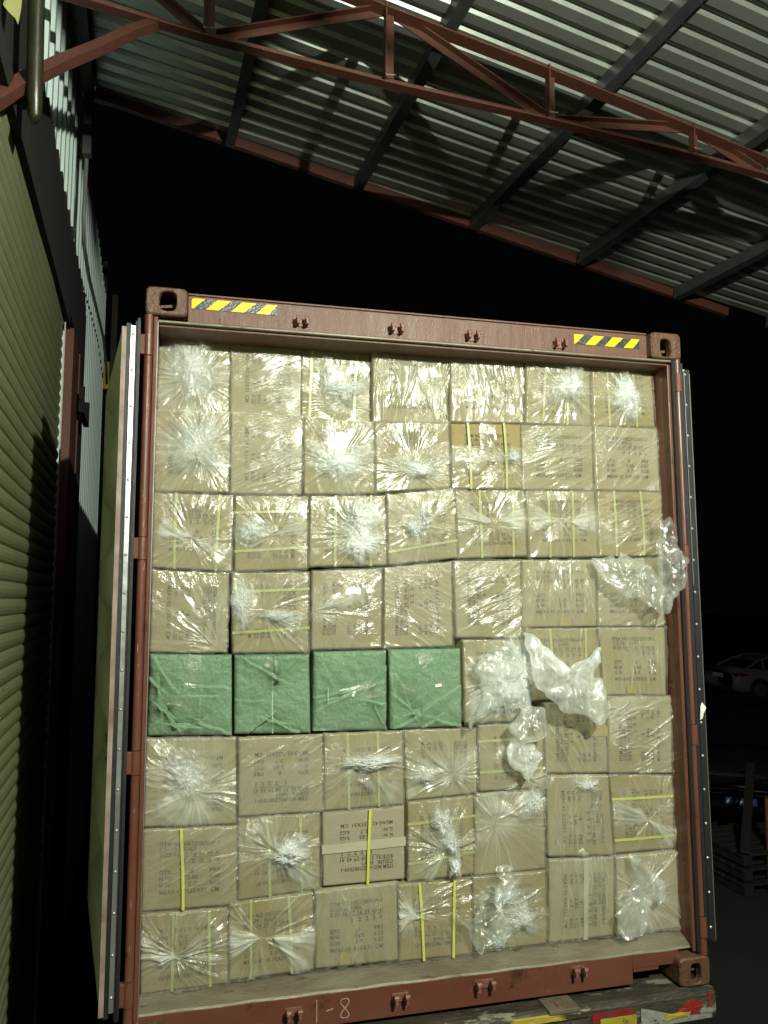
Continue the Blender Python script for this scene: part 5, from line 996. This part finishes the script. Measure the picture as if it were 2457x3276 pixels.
# green woven parcels
for key, lab in GREEN.items():
    F = Face(key); F.b = 0.012; s = F.seed; root = thing('woven_parcel', lab, 'parcel', tuple(F.pt(.5, 0, 0)), 'green woven parcels')
    folds = {(5,1): [((0, .72), (.14, .60), .03), ((.14, .60), (.16, .36), .03), ((.16, .36), (.24, .30), .03), ((.24, .30), (.34, .16), .035), ((.34, .16), (.50, .14), .035), ((.50, .14), (.62, .2), .02), ((.5, .62), (1.0, .60), .012), ((.5, .5), (.75, .5), .01), ((.1, .9), (.3, .6), .012), ((.62, .18), (.95, .04), .02), ((.62, 1), (.62, 0), .006), ((0.02, .35), (.14, .55), .012), ((0, .1), (.3, .34), .012)],
             (5,2): [((.12, .98), (.52, .72), .030), ((.52, .72), (.56, .70), .03), ((.56, .70), (.85, .92), .022), ((.56, .96), (.56, .70), .03), ((.49, .72), (.49, .0), .010), ((.45, .22), (.2, .02), .02), ((.5, .2), (.8, .04), .02), ((.42, .2), (.62, .16), .02), ((0.02, .45), (.3, .42), .006)],
             (5,3): [((.0, .42), (.35, .50), .014), ((.35, .50), (.75, .58), .02), ((.75, .58), (1, .82), .022), ((.2, .4), (.55, .50), .012), ((.80, .34), (1.0, .04), .03), ((.0, .25), (.3, .40), .008), ((.75, .38), (.9, .36), .02), ((.1, .98), (.25, .6), .008), ((.55, .97), (.6, .6), .006), ((.02, .05), (.5, .02), .01)],
             (5,4): [((.15, .6), (.30, .22), .024), ((.30, .22), (.40, .25), .03), ((.38, .9), (.38, .02), .008), ((.0, .0), (.35, .18), .015), ((.38, .22), (1, .55), .010), ((.45, .04), (.62, .14), .018), ((.60, .13), (.98, .03), .022), ((.05, .95), (.05, .5), .012), ((.4, .2), (.7, .9), .008), ((.1, .4), (.3, .25), .012)]}[key]
    def extra(U, V, P, folds=folds, s=s):
        h = 0.0045 * vn(P * 7, s) + 0.0022 * vn(P * 22, s + 1) + 0.0010 * ridge(P * 45, s + 2)
        for (a, b), (c, d), k in folds:
            dx, dz = c - a, d - b; L2 = dx * dx + dz * dz; jx = 0.018 * vn(P * 18, s + 7); jz = 0.018 * vn(P * 18, s + 9)
            t = np.clip(((U + jx - a) * dx + (V + jz - b) * dz) / L2, 0, 1); sd = ((U + jx - a) * dz - (V + jz - b) * dx) / math.sqrt(L2); on = np.hypot(U + jx - a - t * dx, V + jz - b - t * dz)
            h = h + np.where(sd > 0, 1, -.7) * k * 0.85 * np.exp(-on / 0.05) * np.clip(1 - np.exp(-on / .006), 0, 1) - k * 0.35 * np.exp(-(on / .009) ** 2)
        return h
    def at(U, V): return np.stack([(U - .4) * 9, (V - .4) * 9, U * 0 + s], -1)
    box_mesh(F, M['woven'], root, 'woven_cover', extra=extra, N_=92, rr=0.02, attrs_fn=at, gap=0.003)
    F.b = 0.004
    # glossy tape pieces
    for q, (a, b, wd) in enumerate({(5,1): [((.55, .99), (.48, .55), .05), ((.14, .45), (.52, .43), .04)], (5,2): [((.40, .90), (.56, .86), .04), ((.47, .72), (.53, .71), .03)], (5,3): [((.36, .48), (.80, .60), .032), ((.62, .44), (.90, .48), .03)], (5,4): [((.42, .96), (.52, .80), .06), ((.12, .52), (.3, .48), .04), ((.4, .6), (.5, .55), .05)]}[key]):
        N_ = 16; t = np.linspace(0, 1, N_); w_ = np.linspace(-.5, .5, 7); T, W_ = np.meshgrid(t, w_); dx, dz = b[0] - a[0], b[1] - a[1]; L_ = math.hypot(dx, dz)
        U = a[0] + dx * T - dz / L_ * W_ * wd / F.w; V = a[1] + dz * T + dx / L_ * W_ * wd / F.h; P = F.pt(U, V, 0.0); ex = extra(U, V, P); P[..., 1] -= np.maximum(ex, -0.001) + 0.010 + 0.002 * vn(P * 60, s)
        obj('clear_tape', P.reshape(-1, 3), grid_faces(N_, 7), M['film'], root, True, attrs={'dens': ('FLOAT', np.full(P.size // 3, .16)), 'wr': ('FLOAT_VECTOR', P.reshape(-1, 3) * 60)})
    if key == (5, 2):
        mb = MB()
        for i in range(28):
            v0 = .70 - i * .0245; p, q = F.pt(.487, v0, .0125), F.pt(.489, v0 - .016, .0125); mb.bar(p, q, .003, .0015, up=(0, 1, 0))
        mb.build('seam_stitch', M['white_tag'], root)
    if key in ((5, 3), (5, 4)):
        c = (.52, .47) if key == (5, 3) else (.64, .54); a = R_(62 if key == (5, 3) else 8); L_, wd = (.022, .010) if key == (5, 3) else (.030, .013)
        P = F.pt(c[0], c[1], .021); v = []
        for dy_ in (0, .001):
            for sx, sz in ((-1, -1), (1, -1), (1, 1), (-1, 1)): v.append((P[0] + (sx * L_ * math.cos(a) - sz * wd * math.sin(a)) / 2, P[1] - dy_, P[2] + (sx * L_ * math.sin(a) + sz * wd * math.cos(a)) / 2))
        obj('white_tag', v, [(0, 3, 2, 1), (4, 5, 6, 7), (0, 1, 5, 4), (1, 2, 6, 5), (2, 3, 7, 6), (3, 0, 4, 7)], M['white_tag'], root)
    if key == (5, 3):
        mb = MB(); mb.tube([tuple(F.pt(.19, .56 - .03 * i, .016)) for i in range(8)], .0012, 5); mb.build('loose_thread', M['white_tag'], root)
# ---------------------------------------------------------------- loose bags hanging out of the stack
def bag(label, outline, mid, puff, dens, seed, cat='plastic bag', tail=0.5, flap=None):
    """two crumpled film sheets sewn round an outline; outline in (x, z), mid = (y at top, y at foot)"""
    pts = np.array(outline, float); c = pts.mean(0); n0 = len(pts); N_ = 120; t = np.linspace(0, n0, N_, endpoint=False); i = t.astype(int); f = (t - i)[:, None]
    a, b, cc, d = pts[(i - 1) % n0], pts[i % n0], pts[(i + 1) % n0], pts[(i + 2) % n0]
    o = 0.5 * ((2 * b) + (-a + cc) * f + (2 * a - 5 * b + 4 * cc - d) * f ** 2 + (-a + 3 * b - 3 * cc + d) * f ** 3)
    R = 20; V_ = []; D_ = []; W_ = []; zt, zb = pts[:, 1].max(), pts[:, 1].min()
    for side in (-1, 1):
        for k in range(R + 1):
            s = k / R; q = c + (o - c) * s; q3 = np.stack([q[:, 0], np.full(N_, seed * 1.0), q[:, 1]], -1)
            yy = mid[1] + (mid[0] - mid[1]) * (q[:, 1] - zb) / (zt - zb); th = puff * (1 - s ** 2.2) ** .6 * (0.65 + .7 * np.abs(vn(q3 * 6, seed)))
            y = yy + side * th + 0.020 * vn(q3 * 9, seed + 1) * s + side * (-0.009) * ridge(q3 * np.array([22, 1, 9]), seed + 2) + 0.005 * vn(q3 * 55, seed + 3)
            x = q[:, 0] + (0.006 + .012 * s ** 6) * vn(q3 * 26, seed + 4) * (s > .1); z = q[:, 1] + (0.006 + .012 * s ** 6) * vn(q3 * 26, seed + 5) * (s > .1)
            V_.append(np.stack([x, y, z], -1)); D_.append(np.clip(dens * (0.27 + 0.26 * s ** 3 + .42 * np.clip(vn(q3 * 7, seed + 6), -.4, 1) + .30 * np.clip(ridge(q3 * np.array([22, 1, 9]), seed + 2) - .2, 0, 1) + .12 * vn(q3 * 40, seed + 9)), .03, 1)); W_.append(np.stack([q[:, 0] * 60, q[:, 1] * 22, np.full(N_, seed + side * 5.0)], -1))
    V_ = np.concatenate(V_); V_[:, 1] = np.minimum(V_[:, 1], YF - 0.022); F_ = []
    for sd in (0, 1):
        b0 = sd * (R + 1) * N_
        for k in range(R):
            for j in range(N_):
                q = (b0 + k * N_ + j, b0 + k * N_ + (j + 1) % N_, b0 + (k + 1) * N_ + (j + 1) % N_, b0 + (k + 1) * N_ + j); F_.append(q if sd == 0 else q[::-1])
    lc = (float(c[0]), float(mid[0] * .5 + mid[1] * .5), float(zb))
    ob = obj('plastic_bag', V_, F_, M['bag'], None, True, attrs={'dens': ('FLOAT', np.concatenate(D_)), 'wr': ('FLOAT_VECTOR', np.concatenate(W_))}, loc=lc)
    return tag(ob, label, cat, 'loose plastic bags hanging from the stack')
bag('torn clear bag flapping out at the right door post, its upper lobe upright', [(1.083, 1.989), (1.115, 2.011), (1.151, 2.008), (1.164, 1.975), (1.154, 1.91), (1.182, 1.857), (1.194, 1.771), (1.177, 1.708), (1.138, 1.655), (1.094, 1.603), (1.043, 1.57), (1.016, 1.587), (1.039, 1.645), (1.07, 1.708), (1.061, 1.781), (1.048, 1.834), (1.065, 1.909)], (0.02, -0.02), 0.03, 0.42, 11)
bag('milky crumpled bag draping left to right below the torn bag at the right post', [(0.767, 1.809), (0.801, 1.818), (0.874, 1.836), (0.911, 1.845), (0.977, 1.811), (1.03, 1.803), (1.059, 1.773), (1.086, 1.704), (1.109, 1.67), (1.053, 1.624), (1.018, 1.587), (0.99, 1.603), (0.948, 1.635), (0.881, 1.656), (0.826, 1.704), (0.791, 1.754)], (0.07, 0.02), 0.03, 0.62, 12)
bag('large white bag hanging like a sack across the middle right of the load', [(0.421, 1.501), (0.441, 1.484), (0.449, 1.441), (0.511, 1.433), (0.538, 1.373), (0.599, 1.342), (0.684, 1.356), (0.742, 1.399), (0.779, 1.415), (0.762, 1.363), (0.72, 1.324), (0.756, 1.26), (0.766, 1.181), (0.745, 1.105), (0.689, 1.117), (0.603, 1.139), (0.542, 1.17), (0.494, 1.219), (0.457, 1.268), (0.431, 1.327), (0.423, 1.405)], (0.07, -0.01), 0.04, 0.98, 13)
bag('small rounded bag hanging under the crumpled plastic beside the fourth green parcel', [(0.352, 1.123), (0.366, 1.155), (0.413, 1.188), (0.455, 1.175), (0.488, 1.156), (0.5, 1.108), (0.485, 1.052), (0.452, 1.027), (0.396, 1.026), (0.343, 1.036), (0.326, 1.077)], (0.05, 0.02), 0.035, 0.85, 14)
bag('narrow white bag tail hanging below the small rounded bag', [(0.345, 1.029), (0.413, 1.016), (0.463, 1.016), (0.471, 0.969), (0.452, 0.941), (0.428, 0.898), (0.405, 0.858), (0.381, 0.893), (0.348, 0.927), (0.325, 0.976)], (0.06, 0.05), 0.025, 0.95, 15)
bag('loose crumple of clear plastic trailing down left beside the fourth green parcel', [(0.196, 1.39), (0.25, 1.428), (0.315, 1.437), (0.379, 1.406), (0.409, 1.346), (0.373, 1.287), (0.414, 1.247), (0.433, 1.188), (0.378, 1.17), (0.315, 1.192), (0.261, 1.174), (0.195, 1.119), (0.153, 1.093), (0.176, 1.158), (0.22, 1.214), (0.212, 1.272), (0.183, 1.331)], (0.06, 0.04), 0.035, 0.5, 16)
bag('leaf-shaped flap of film standing out over the bottom row of cartons', [(0.252, 0.53), (0.281, 0.541), (0.322, 0.517), (0.328, 0.482), (0.289, 0.427), (0.259, 0.374), (0.238, 0.349), (0.226, 0.377), (0.242, 0.432), (0.263, 0.471)], (0.05, -0.02), 0.012, 0.62, 17)
bag('limp milky bag hanging from the top edge of the bottom right carton', [(0.885, 0.509), (0.913, 0.515), (0.968, 0.483), (1.022, 0.421), (1.064, 0.349), (1.043, 0.312), (0.98, 0.308), (0.952, 0.234), (0.91, 0.181), (0.836, 0.185), (0.809, 0.22), (0.821, 0.304), (0.858, 0.358), (0.91, 0.401), (0.9, 0.45)], (0.07, 0.06), 0.022, 0.42, 18)
bag('star-shaped scrap of film spread between the two middle cartons of the bottom row', [(0.067, 0.328), (0.148, 0.316), (0.179, 0.343), (0.205, 0.389), (0.212, 0.323), (0.261, 0.291), (0.292, 0.251), (0.301, 0.203), (0.259, 0.189), (0.218, 0.184), (0.181, 0.179), (0.157, 0.227), (0.127, 0.276)], (0.09, 0.09), 0.012, 0.4, 19)
